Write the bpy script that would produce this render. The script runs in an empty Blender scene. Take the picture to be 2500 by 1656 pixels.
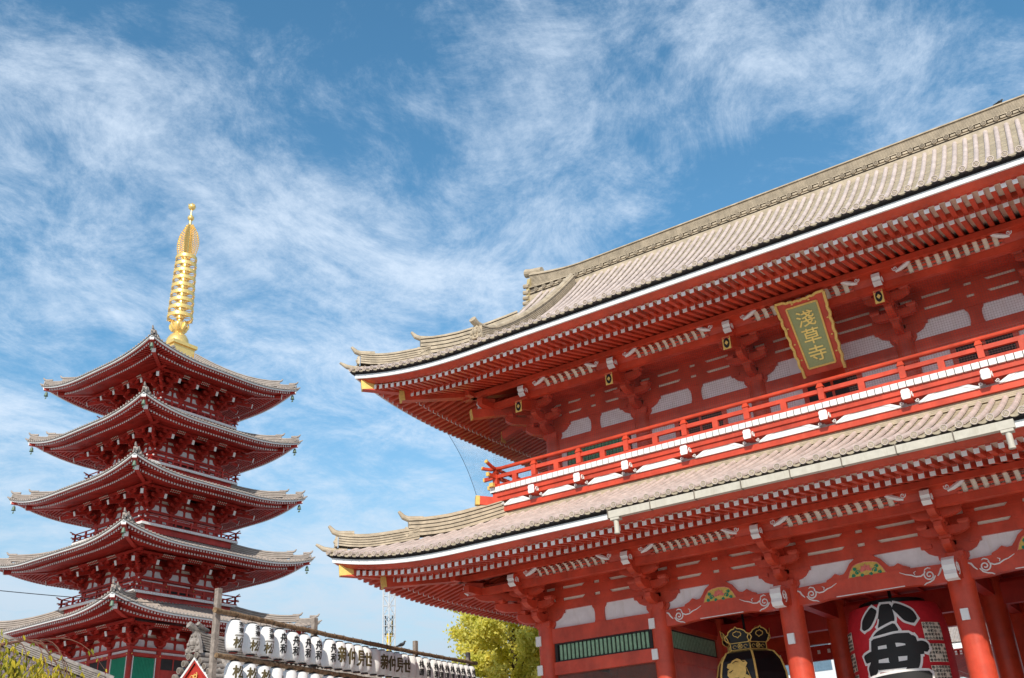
import bpy, bmesh, math, random
from mathutils import Vector, Matrix
R_ = math.radians
S = bpy.context.scene
random.seed(7)

# ------------------------------------------------------------------ camera
EYE = Vector((0, 0, 1.6))
RW = [[0.82077612, -0.28456846, -0.49532551],
      [0.56913862, 0.33287734, 0.751847],
      [-0.0490693, -0.89900694, 0.43517666]]       # columns: right, down, forward
cam = bpy.data.cameras.new('camera'); cam.lens = 35.0; cam.sensor_width = 36
cam.clip_end = 6000; cam.clip_start = .1
co = bpy.data.objects.new('camera', cam); S.collection.objects.link(co); S.camera = co
m = Matrix.Identity(4)
for i in range(3):
    m[i][0] = RW[i][0]; m[i][1] = -RW[i][1]; m[i][2] = -RW[i][2]; m[i][3] = EYE[i]
co.matrix_world = m

# ------------------------------------------------------------------ sun and sky
SUN_AZ, SUN_EL = R_(24), R_(33)                    # east of south, above the horizon
sd = Vector((math.sin(SUN_AZ) * math.cos(SUN_EL), -math.cos(SUN_AZ) * math.cos(SUN_EL), math.sin(SUN_EL)))
sl = bpy.data.lights.new('sun', 'SUN'); sl.energy = 3.7; sl.angle = R_(.5); sl.color = (1, .93, .82)
so = bpy.data.objects.new('sun', sl); S.collection.objects.link(so)
so.rotation_euler = sd.to_track_quat('Z', 'Y').to_euler(); so.location = (0, -30, 60)

W = bpy.data.worlds.new('World'); S.world = W; W.use_nodes = True
nt = W.node_tree; nt.nodes.clear()
def N(t, **k):
    n = nt.nodes.new(t)
    for a, b in k.items(): setattr(n, a, b)
    return n
LK = lambda a, b: nt.links.new(a, b)
def MATH(op, a, b=None, clamp=False):
    n = N('ShaderNodeMath', operation=op, use_clamp=clamp)
    for i, x in enumerate((a, b)):
        if x is None: continue
        if isinstance(x, (int, float)): n.inputs[i].default_value = x
        else: LK(x, n.inputs[i])
    return n.outputs[0]
sky = N('ShaderNodeTexSky', sky_type='NISHITA', sun_disc=False)
sky.sun_elevation = SUN_EL
sky.sun_rotation = math.pi - SUN_AZ if False else math.atan2(sd.x, sd.y)
sky.altitude = 0; sky.air_density = 1.2; sky.dust_density = .6; sky.ozone_density = 2.5
hs = N('ShaderNodeHueSaturation'); hs.inputs['Saturation'].default_value = 1.22; hs.inputs['Value'].default_value = 1.06; hs.inputs['Hue'].default_value = .488
LK(sky.outputs[0], hs.inputs['Color'])
tc = N('ShaderNodeTexCoord'); sep = N('ShaderNodeSeparateXYZ'); LK(tc.outputs['Generated'], sep.inputs[0])
den = MATH('ADD', MATH('MAXIMUM', sep.outputs[2], .02), .12)
cx = MATH('DIVIDE', sep.outputs[0], den); cy = MATH('DIVIDE', sep.outputs[1], den)
cmb = N('ShaderNodeCombineXYZ'); LK(cx, cmb.inputs[0]); LK(cy, cmb.inputs[1])
def cloud(rot, sx, sy, scale, det, rough, dist, off):
    mp = N('ShaderNodeMapping'); mp.inputs['Rotation'].default_value = (0, 0, rot)
    mp.inputs['Scale'].default_value = (sx, sy, 1); mp.inputs['Location'].default_value = (off, off * .6, 0)
    LK(cmb.outputs[0], mp.inputs[0])
    nz = N('ShaderNodeTexNoise'); nz.inputs['Scale'].default_value = scale; nz.inputs['Detail'].default_value = det
    nz.inputs['Roughness'].default_value = rough; nz.inputs['Distortion'].default_value = dist
    LK(mp.outputs[0], nz.inputs['Vector']); return nz.outputs['Fac']
c1 = cloud(R_(58), 1.25, .9, 1.25, 10, .62, .55, 3.1)
c2 = cloud(R_(48), 1.05, .95, 4.6, 15, .76, .5, 7.7)
c3 = cloud(R_(10), 1., 1., 15., 8, .75, .2, 1.7)
cc = MATH('ADD', MATH('ADD', MATH('MULTIPLY', c1, .61), MATH('MULTIPLY', c2, .41)), MATH('MULTIPLY', c3, .10))
# more veil low down, clearer towards the zenith
cc = MATH('ADD', cc, MATH('MULTIPLY', MATH('SUBTRACT', .55, sep.outputs[2]), .24))
rp = N('ShaderNodeMapRange', interpolation_type='SMOOTHSTEP')
rp.inputs['From Min'].default_value = .49; rp.inputs['From Max'].default_value = .72
rp.inputs['To Min'].default_value = 0.0; rp.inputs['To Max'].default_value = .86
LK(cc, rp.inputs['Value'])
mx = N('ShaderNodeMix', data_type='RGBA'); LK(rp.outputs[0], mx.inputs['Factor'])
LK(hs.outputs[0], mx.inputs['A']); mx.inputs['B'].default_value = (5.0, 5.75, 6.7, 1)
bg = N('ShaderNodeBackground'); bg.inputs['Strength'].default_value = .135
hz_ = N('ShaderNodeMapRange', interpolation_type='SMOOTHSTEP')
for k_, v_ in (('From Min', .42), ('From Max', .05), ('To Min', 0.), ('To Max', .85)): hz_.inputs[k_].default_value = v_
LK(sep.outputs[2], hz_.inputs['Value'])
mh = N('ShaderNodeMix', data_type='RGBA'); LK(hz_.outputs[0], mh.inputs['Factor']); LK(mx.outputs['Result'], mh.inputs['A']); mh.inputs['B'].default_value = (3.0, 3.75, 4.4, 1)
LK(mh.outputs['Result'], bg.inputs['Color'])
wo = N('ShaderNodeOutputWorld'); LK(bg.outputs[0], wo.inputs[0])
S.view_settings.view_transform = 'Standard'; S.view_settings.look = 'None'
S.view_settings.exposure = 0.27; S.view_settings.gamma = 1
try: S.view_settings.use_curve_mapping = False
except Exception: pass
S.cycles.max_bounces = 6; S.cycles.diffuse_bounces = 4; S.cycles.transparent_max_bounces = 12

# ------------------------------------------------------------------ materials
MATS = {}
def mat(name, col, rough=.6, metal=0., var=.12, scale=3., bump=0., bscale=60., spec=.3, col2=None, thr=None, wear=None, trans=0):
    mt = bpy.data.materials.new(name); mt.use_nodes = True
    t = mt.node_tree; b = t.nodes['Principled BSDF']
    b.inputs['Roughness'].default_value = rough; b.inputs['Metallic'].default_value = metal
    b.inputs['Specular IOR Level'].default_value = spec
    tcn = t.nodes.new('ShaderNodeTexCoord')
    nz = t.nodes.new('ShaderNodeTexNoise'); nz.inputs['Scale'].default_value = scale
    nz.inputs['Detail'].default_value = 8; nz.inputs['Roughness'].default_value = .65
    t.links.new(tcn.outputs['Object'], nz.inputs['Vector'])
    r = t.nodes.new('ShaderNodeValToRGB')
    lo = [c * (1 - var * 1.6) for c in col]; hi = [min(1, c * (1 + var)) for c in col]
    if col2: lo = col2
    r.color_ramp.elements[0].color = (*lo, 1); r.color_ramp.elements[1].color = (*hi, 1)
    a, z = thr or (.3, .7)
    r.color_ramp.elements[0].position = a; r.color_ramp.elements[1].position = z
    t.links.new(nz.outputs['Fac'], r.inputs[0]); src = r.outputs[0]
    if wear:
        mp = t.nodes.new('ShaderNodeMapping'); mp.inputs['Scale'].default_value = (1, 1, .16); t.links.new(tcn.outputs['Object'], mp.inputs[0])
        n3 = t.nodes.new('ShaderNodeTexNoise'); n3.inputs['Scale'].default_value = 5.5; n3.inputs['Detail'].default_value = 7; n3.inputs['Roughness'].default_value = .7
        t.links.new(mp.outputs[0], n3.inputs['Vector'])
        r3 = t.nodes.new('ShaderNodeValToRGB'); r3.color_ramp.elements[0].position = .52; r3.color_ramp.elements[1].position = .74
        r3.color_ramp.elements[0].color = (0, 0, 0, 1); r3.color_ramp.elements[1].color = (wear[1],) * 3 + (1,); t.links.new(n3.outputs['Fac'], r3.inputs[0])
        mxr = t.nodes.new('ShaderNodeMix'); mxr.data_type = 'RGBA'; t.links.new(r3.outputs[0], mxr.inputs['Factor']); t.links.new(src, mxr.inputs['A']); mxr.inputs['B'].default_value = (*wear[0], 1)
        src = mxr.outputs['Result']
    t.links.new(src, b.inputs['Base Color'])
    if trans:
        tr = t.nodes.new('ShaderNodeBsdfTranslucent'); t.links.new(src, tr.inputs['Color']); ms = t.nodes.new('ShaderNodeMixShader'); ms.inputs[0].default_value = trans
        t.links.new(b.outputs[0], ms.inputs[1]); t.links.new(tr.outputs[0], ms.inputs[2]); t.links.new(ms.outputs[0], t.nodes['Material Output'].inputs['Surface'])
    if bump:
        n2 = t.nodes.new('ShaderNodeTexNoise'); n2.inputs['Scale'].default_value = bscale; n2.inputs['Detail'].default_value = 6
        t.links.new(tcn.outputs['Object'], n2.inputs['Vector'])
        bp = t.nodes.new('ShaderNodeBump'); bp.inputs['Strength'].default_value = bump; bp.inputs['Distance'].default_value = .02
        t.links.new(n2.outputs['Fac'], bp.inputs['Height']); t.links.new(bp.outputs[0], b.inputs['Normal'])
    MATS[name] = mt; return mt
RED = mat('vermilion_paint', (.58, .064, .028), .40, var=.22, scale=1.3, bump=.12, bscale=22, spec=.4, wear=((.60, .15, .085), .26))
PRED = mat('deep_red_paint', (.46, .033, .022), .45, var=.24, scale=1.0, bump=.08, wear=((.50, .10, .06), .35))
WHITE = mat('white_paint', (.78, .77, .75), .5, var=.04, scale=4)
CREAM = mat('cream_plaster', (.80, .73, .60), .8, var=.07, scale=5, bump=.1, bscale=90)
PLAST = mat('white_plaster', (.80, .78, .79), .8, var=.06, scale=3, bump=.12, bscale=90, wear=((.58, .53, .46), .5))
TILE = mat('pale_tile', (.58, .475, .425), .55, var=.17, scale=2.2, bump=.15, bscale=40, wear=((.33, .28, .23), .5))
TILED = mat('olive_tile', (.40, .335, .235), .6, var=.22, scale=3, bump=.2, bscale=40)
RIDGE = mat('ridge_tile', (.47, .385, .275), .6, var=.2, scale=3, bump=.2, bscale=40, wear=((.25, .21, .15), .5))
TLINE = mat('tile_line_grey', (.17, .14, .11), .7, var=.2)  # dark grey for lines between tile layers and for gutter joints
PTILE = mat('grey_tile', (.38, .325, .285), .6, var=.15, scale=1.5, bump=.1)
OTILE = mat('weathered_tile', (.30, .265, .235), .75, var=.3, scale=5, bump=.3, bscale=30)
STILE = mat('scale_tile', (.23, .185, .20), .6, var=.35, scale=4, bump=.2)
GOLD = mat('gold_leaf', (1.0, .66, .23), .34, .55, var=.10, scale=6)
GOLDP = mat('gold_paint', (.76, .50, .14), .45, .12, var=.12, scale=12)
BLACK = mat('black_lacquer', (.012, .012, .013), .35, var=.2)
DARK = mat('dark_board_and_shade', (.035, .03, .03), .7, var=.2)  # dark boards, and the shade strip painted under the tile edges
GREEN = mat('green_paint', (.27, .45, .29), .6, var=.18, scale=9)
JADE = mat('jade_green_paint', (.02, .28, .16), .6, var=.1)
GUT = mat('cream_copper', (.52, .48, .40), .5, var=.08, scale=6, wear=((.36, .31, .23), .6))
WOOD = mat('grey_wood', (.27, .225, .19), .85, var=.3, scale=8, bump=.3, bscale=20)
LOG = mat('brown_log', (.26, .165, .09), .85, var=.45, scale=9, bump=.4, bscale=25)
PAPER = mat('white_paper', (.86, .845, .82), .75, var=.05, scale=7, trans=.15)
INK = mat('black_ink', (.02, .02, .02), .6, var=.1)
BROWNINK = mat('faded_brown_ink', (.10, .075, .03), .6, var=.2, scale=15)
LRED = mat('lantern_red', (.55, .02, .03), .55, var=.1, scale=6)
GLYPH = mat('gilt_letter', (1.0, .72, .22), .5, .1, var=.08)
SIGNG = mat('sage_panel', (.33, .36, .17), .6, var=.1, scale=30)
BRONZE = mat('aged_bronze', (.16, .23, .17), .6, .4, var=.2, scale=9)
STEEL = mat('white_steel', (.62, .60, .58), .5, var=.05)
YEL = mat('yellow_paint', (.75, .50, .04), .5, var=.1)
LEAF = mat('ginkgo_leaf', (.92, .82, .22), .6, var=.08, scale=1.3, col2=(.68, .68, .13), thr=(.36, .62), trans=.6)
LEAF2 = mat('yellow_leaf', (.50, .39, .03), .6, var=.1, scale=2.5, col2=(.16, .19, .02), thr=(.38, .6), trans=.3)
BARK = mat('bark', (.10, .07, .05), .9, var=.3, scale=6, bump=.5)
TWIG = mat('reddish_twig', (.16, .075, .05), .85, var=.3, scale=6)
LEADG = mat('lotus_green', (.03, .30, .17), .6, var=.2, scale=20)
PINK = mat('lotus_pink', (.72, .20, .16), .6, var=.15, scale=20)
OLIVE = mat('olive_plate', (.46, .37, .19), .7, var=.15)
OCHRE = mat('ochre_paint', (.68, .48, .12), .6, var=.12, scale=20)
STONE = mat('paving', (.52, .50, .46), .9, var=.2, scale=.6, bump=.2)
STAT = mat('statue_wood', (.17, .06, .04), .6, var=.3, scale=6)
BIRDM = mat('bird_grey', (.05, .055, .06), .6, var=.2, scale=20)
OFFICE = mat('office_panel', (.62, .64, .66), .6, var=.04)
GLASSW = mat('window_glass', (.12, .19, .25), .1, var=.1)
CABLE = mat('cable_black', (.015, .015, .017), .5, var=.1)

def net_mat(name, col, pitch, wire):
    mt = bpy.data.materials.new(name); mt.use_nodes = True; t = mt.node_tree
    b = t.nodes['Principled BSDF']; b.inputs['Base Color'].default_value = (*col, 1); b.inputs['Roughness'].default_value = .7
    uv = t.nodes.new('ShaderNodeUVMap'); sp = t.nodes.new('ShaderNodeSeparateXYZ'); t.links.new(uv.outputs[0], sp.inputs[0])
    outs = []
    for i in (0, 1):
        a = t.nodes.new('ShaderNodeMath'); a.operation = 'DIVIDE'; a.inputs[1].default_value = pitch; t.links.new(sp.outputs[i], a.inputs[0])
        f = t.nodes.new('ShaderNodeMath'); f.operation = 'FRACT'; t.links.new(a.outputs[0], f.inputs[0])
        c = t.nodes.new('ShaderNodeMath'); c.operation = 'LESS_THAN'; c.inputs[1].default_value = wire / pitch; t.links.new(f.outputs[0], c.inputs[0])
        outs.append(c.outputs[0])
    mxn = t.nodes.new('ShaderNodeMath'); mxn.operation = 'MAXIMUM'
    t.links.new(outs[0], mxn.inputs[0]); t.links.new(outs[1], mxn.inputs[1]); t.links.new(mxn.outputs[0], b.inputs['Alpha'])
    return mt
NET = net_mat('bird_net_mesh', (.16, .07, .06), .07, .0042)
WMESH = net_mat('wire_mesh', (.22, .19, .16), .05, .008)

# ------------------------------------------------------------------ mesh builder
class MB:
    def __init__(s): s.v = []; s.f = []; s.m = []; s.uv = None; s.T = None
    def add(s, vs, fs, mi=0):
        o = len(s.v)
        if s.T: vs = [tuple(s.T @ Vector(p)) for p in vs]
        s.v += [tuple(p) for p in vs]; s.f += [tuple(i + o for i in q) for q in fs]; s.m += [mi] * len(fs)
        return s
    def box(s, x0, x1, y0, y1, z0, z1, mi=0):
        return s.add([(x0, y0, z0), (x1, y0, z0), (x1, y1, z0), (x0, y1, z0), (x0, y0, z1), (x1, y0, z1), (x1, y1, z1), (x0, y1, z1)],
                     [(0, 3, 2, 1), (4, 5, 6, 7), (0, 1, 5, 4), (1, 2, 6, 5), (2, 3, 7, 6), (3, 0, 4, 7)], mi)
    def taper(s, cx, cy, z0, z1, b, t, mi=0):          # square frustum, half sizes b (bottom) and t (top)
        return s.add([(cx - b, cy - b, z0), (cx + b, cy - b, z0), (cx + b, cy + b, z0), (cx - b, cy + b, z0),
                      (cx - t, cy - t, z1), (cx + t, cy - t, z1), (cx + t, cy + t, z1), (cx - t, cy + t, z1)],
                     [(0, 3, 2, 1), (4, 5, 6, 7), (0, 1, 5, 4), (1, 2, 6, 5), (2, 3, 7, 6), (3, 0, 4, 7)], mi)
    def masu(s, cx, cy, z0, z1, w, mi=0):
        h = z1 - z0
        s.taper(cx, cy, z0, z0 + h * .45, w * .72, w, mi); return s.box(cx - w, cx + w, cy - w, cy + w, z0 + h * .45, z1, mi)
    def beam(s, p, q, w, h, mi=0):                     # rectangular bar, vertical faces stay vertical
        p = Vector(p); q = Vector(q); d = q - p
        n = Vector((d.y, -d.x, 0))
        n = n.normalized() if n.length > 1e-6 else Vector((1, 0, 0))
        up = n.cross(d).normalized()
        if up.z < 0: up = -up
        a = n * w / 2; b = up * h / 2
        return s.add([p - a - b, p + a - b, p + a + b, p - a + b, q - a - b, q + a - b, q + a + b, q - a + b],
                     [(0, 1, 2, 3), (7, 6, 5, 4), (0, 4, 5, 1), (1, 5, 6, 2), (2, 6, 7, 3), (3, 7, 4, 0)], mi)
    def tube(s, pts, r, n=8, mi=0, cap=True, flat=1.):
        pts = [Vector(p) for p in pts]; k = len(pts); rs = r if isinstance(r, (list, tuple)) else [r] * k
        vs = []; ref = None
        for i, p in enumerate(pts):
            d = (pts[min(i + 1, k - 1)] - pts[max(i - 1, 0)]).normalized()
            if ref is None: ref = Vector((0, 0, 1)) if abs(d.z) < .9 else Vector((0, 1, 0))
            a = d.cross(ref)
            if a.length < 1e-5: a = d.cross(Vector((1, 0, 0)))
            a.normalize(); b = a.cross(d).normalized(); ref = b
            for j in range(n):
                t = 2 * math.pi * j / n; vs.append(p + a * math.cos(t) * rs[i] + b * math.sin(t) * rs[i] * flat)
        fs = [(i * n + j, i * n + (j + 1) % n, (i + 1) * n + (j + 1) % n, (i + 1) * n + j) for i in range(k - 1) for j in range(n)]
        if cap: fs += [tuple(range(n - 1, -1, -1)), tuple(range((k - 1) * n, k * n))]
        return s.add(vs, fs, mi)
    def lathe(s, prof, n=20, cx=0, cy=0, mi=0, cap=True, a0=0.):
        vs = [(cx + r * math.cos(a0 + 2 * math.pi * j / n), cy + r * math.sin(a0 + 2 * math.pi * j / n), z) for r, z in prof for j in range(n)]
        k = len(prof)
        fs = [(i * n + j, i * n + (j + 1) % n, (i + 1) * n + (j + 1) % n, (i + 1) * n + j) for i in range(k - 1) for j in range(n)]
        if cap: fs += [tuple(range(n - 1, -1, -1)), tuple(range((k - 1) * n, k * n))]
        return s.add(vs, fs, mi)
    def prism(s, poly, P, d0, d1, mi=0):               # P(a,b,d) maps the outline into space
        n = len(poly)
        vs = [P(a, b, d0) for a, b in poly] + [P(a, b, d1) for a, b in poly]
        fs = [tuple(range(n)), tuple(range(2 * n - 1, n - 1, -1))] + [(i, i + n, (i + 1) % n + n, (i + 1) % n) for i in range(n)]
        return s.add(vs, fs, mi)
    def strip(s, A, B, mi=0):                          # quads between two polylines
        n = len(A); return s.add(list(A) + list(B), [(i, i + 1, n + i + 1, n + i) for i in range(n - 1)], mi)
    def sphere(s, c, r, n=12, mi=0, sz=1.):
        k = max(4, n // 2); vs = []
        for i in range(1, k):
            t = math.pi * i / k
            for j in range(n): vs.append((c[0] + r * math.sin(t) * math.cos(2 * math.pi * j / n), c[1] + r * math.sin(t) * math.sin(2 * math.pi * j / n), c[2] + r * sz * math.cos(t)))
        vs += [(c[0], c[1], c[2] + r * sz), (c[0], c[1], c[2] - r * sz)]; T = len(vs) - 2
        fs = [(i * n + j, i * n + (j + 1) % n, (i + 1) * n + (j + 1) % n, (i + 1) * n + j) for i in range(k - 2) for j in range(n)]
        fs += [(T, (j + 1) % n, j) for j in range(n)] + [(T + 1, (k - 2) * n + j, (k - 2) * n + (j + 1) % n) for j in range(n)]
        return s.add(vs, fs, mi)
    def build(s, name, mats, parent=None, smooth=False, loc=None, rotz=0, fix=True):
        me = bpy.data.meshes.new(name); me.from_pydata(s.v, [], s.f)
        for mm in (mats if isinstance(mats, (list, tuple)) else [mats]): me.materials.append(mm)
        me.polygons.foreach_set('material_index', s.m)
        if smooth: me.polygons.foreach_set('use_smooth', [True] * len(s.f))
        if s.uv:
            ul = me.uv_layers.new(name='UVMap')
            for i, lp in enumerate(me.loops): ul.data[i].uv = s.uv[lp.vertex_index]
        if fix:
            b = bmesh.new(); b.from_mesh(me); bmesh.ops.recalc_face_normals(b, faces=b.faces); b.to_mesh(me); b.free()
        me.update()
        if smooth:
            try: me.set_sharp_from_angle(angle=R_(40))
            except Exception: pass
        return link(name, me, parent, loc, rotz)
def split_build(mb, name, mats, parent=None, smooth=False, loc=None, gap=.05, **kw):
    """every group of touching pieces becomes an object of its own"""
    p = list(range(len(mb.v)))
    def fd(i):
        while p[i] != i: p[i] = p[p[i]]; i = p[i]
        return i
    for f in mb.f:
        a = fd(f[0])
        for q in f[1:]: p[fd(q)] = a
    isl = {}
    for i in range(len(mb.v)): isl.setdefault(fd(i), []).append(i)
    G = []
    for k, ids in isl.items():
        c = [[mb.v[i][ax] for i in ids] for ax in range(3)]; G.append([[min(x) for x in c], [max(x) for x in c], {k}])
    ch = True
    while ch:
        ch = False; out = []
        for g in G:
            for h in out:
                if all(g[0][a] - gap <= h[1][a] and h[0][a] - gap <= g[1][a] for a in range(3)):
                    h[0] = [min(x, y) for x, y in zip(g[0], h[0])]; h[1] = [max(x, y) for x, y in zip(g[1], h[1])]; h[2] |= g[2]; ch = True; break
            else: out.append(g)
        G = out
    objs = []
    for g in G:
        n = MB(); mp = {}
        for f, mi in zip(mb.f, mb.m):
            if fd(f[0]) in g[2]:
                q = []
                for i in f:
                    if i not in mp: mp[i] = len(n.v); n.v.append(mb.v[i])
                    q.append(mp[i])
                n.f.append(tuple(q)); n.m.append(mi)
        objs.append(n.build(name, mats, parent, smooth, loc, **kw))
    return objs
def link(name, me, parent=None, loc=None, rotz=0):
    o = bpy.data.objects.new(name, me); S.collection.objects.link(o)
    if parent: o.parent = parent
    if loc: o.location = loc
    if rotz: o.rotation_euler = (0, 0, rotz)
    return o
def tag(o, label, cat=None, group=None, kind=None):
    if label: o['label'] = label
    if cat: o['category'] = cat
    if group: o['group'] = group
    if kind: o['kind'] = kind
    return o
def thing(name, label, cat, loc=(0, 0, 0), rotz=0, group=None):
    o = bpy.data.objects.new(name, None); S.collection.objects.link(o); o.location = loc; o.rotation_euler = (0, 0, rotz)
    o.empty_display_size = .3
    return tag(o, label, cat, group)
def copy_tree(o, parent=None):
    c = o.copy(); S.collection.objects.link(c); c.parent = parent
    for ch in list(o.children): copy_tree(ch, c)
    return c

# lettering: glyph outlines of the built-in font turned into mesh
_tx = {}
def glyphs(txt, bold=0.):
    key = (txt, bold)
    if key in _tx: return _tx[key]
    cu = bpy.data.curves.new('letter_outline', 'FONT'); cu.body = txt; cu.size = 1; cu.offset = bold; cu.align_x = 'CENTER'; cu.resolution_u = 6
    o = bpy.data.objects.new('letter_outline', cu); S.collection.objects.link(o)
    dg = bpy.context.evaluated_depsgraph_get(); me = bpy.data.meshes.new_from_object(o.evaluated_get(dg))
    bpy.data.objects.remove(o); bpy.data.curves.remove(cu)
    vs = [(v.co.x, v.co.y) for v in me.vertices]; fs = [tuple(p.vertices) for p in me.polygons]
    bpy.data.meshes.remove(me)
    if vs:
        x0 = min(v[0] for v in vs); x1 = max(v[0] for v in vs); y0 = min(v[1] for v in vs); y1 = max(v[1] for v in vs)
        vs = [(x - (x0 + x1) / 2, y - (y0 + y1) / 2) for x, y in vs]
    _tx[key] = (vs, fs); return _tx[key]
def letter(mb, txt, P, w, h, bold=0., mi=0, cut=0):
    """one glyph centred on (0,0), w x h, mapped by P(x,y); bold: extra stroke weight; cut: slice so it can follow a curve"""
    vs, fs = glyphs(txt)
    if not vs: return
    if cut:
        b = bmesh.new(); bv = [b.verts.new((x * w, y * h, 0)) for x, y in vs]
        for f in fs:
            try: b.faces.new([bv[i] for i in f])
            except ValueError: pass
        k = -math.ceil(.7 * max(w, h) / cut)
        while k * cut < .7 * max(w, h):
            bmesh.ops.bisect_plane(b, geom=b.verts[:] + b.edges[:] + b.faces[:], plane_co=(k * cut, 0, 0), plane_no=(1, 0, 0))
            bmesh.ops.bisect_plane(b, geom=b.verts[:] + b.edges[:] + b.faces[:], plane_co=(0, k * cut, 0), plane_no=(0, 1, 0)); k += 1
        b.verts.index_update(); vs = [(v.co.x, v.co.y) for v in b.verts]; fs = [tuple(v.index for v in f.verts) for f in b.faces]; b.free()
    else: vs = [(x * w, y * h) for x, y in vs]
    q = bold * w * .5; sh = [(0, 0)] if not bold else [(0, 0), (q, 0), (-q, 0), (0, q), (0, -q), (q * .7, q * .7), (-q * .7, -q * .7)]
    p0, px_, py_ = Vector(P(0, 0)), Vector(P(.01, 0)), Vector(P(0, .01)); nn = (px_ - p0).cross(py_ - p0).normalized()
    for i, (dx, dy) in enumerate(sh): mb.add([Vector(P(x + dx, y + dy)) + nn * (.0008 * i) for x, y in vs], fs, mi)
def spiral(turns=1.6, r0=.02, r1=.1, n=18, a0=0., sgn=1):
    return [((r0 + (r1 - r0) * i / n) * math.cos(a0 + sgn * turns * 2 * math.pi * i / n), (r0 + (r1 - r0) * i / n) * math.sin(a0 + sgn * turns * 2 * math.pi * i / n)) for i in range(n + 1)]

# ------------------------------------------------------------------ ground
gm = MB(); gm.box(-3000, 3000, -3000, 3000, -.5, 0)
tag(gm.build('ground', STONE), None, None, None, 'structure')

# ------------------------------------------------------------------ tiled eaves (shared by the gate and the pagoda)
def FP(k, A, B, s, t):
    return ((s, -B + t), (A - t, s), (-s, B - t), (-A + t, -s))[k]
FN = [(0, -1), (1, 0), (0, 1), (-1, 0)]; FS = [(1, 0), (0, 1), (-1, 0), (0, -1)]
def lift(d, lf, d0): return lf * max(0., (d0 - d) / d0) ** 2.2 if d < d0 else 0.
MANJI = [(-.6, .6, -.09, .09), (-.09, .09, -.6, .6), (-.6, -.09, .42, .6), (.09, .6, -.6, -.42), (-.6, -.42, -.6, -.09), (.42, .6, .09, .6)]
def disc(mb, u, v, z, k, r, fine):
    nx, ny = FN[k]; sx, sy = FS[k]
    P = lambda a, b, d: (u + sx * a + nx * d, v + sy * a + ny * d, z + b)
    n = 16 if fine else 8
    ring = lambda rr: [(rr * math.cos(2 * math.pi * i / n), rr * math.sin(2 * math.pi * i / n)) for i in range(n)]
    mb.prism(ring(r), P, -.03, .035)
    if fine:
        mb.prism(ring(r * .80), P, .0355, .036, 1)     # recessed field
        for a0, a1, b0, b1 in MANJI:
            q = r * .72; mb.prism([(a0 * q, b0 * q), (a1 * q, b0 * q), (a1 * q, b1 * q), (a0 * q, b1 * q)], P, .037, .05)
        rim = ring(r * .82); ro = ring(r)
        for i in range(n):
            j = (i + 1) % n
            mb.add([P(*rim[i], .05), P(*rim[j], .05), P(*ro[j], .05), P(*ro[i], .05)], [(0, 1, 2, 3)])
            mb.add([P(*rim[i], .05), P(*rim[j], .05), P(*rim[j], .036), P(*rim[i], .036)], [(0, 1, 2, 3)])
            mb.add([P(*ro[i], .05), P(*ro[j], .05), P(*ro[j], .03), P(*ro[i], .03)], [(0, 1, 2, 3)])

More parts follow.
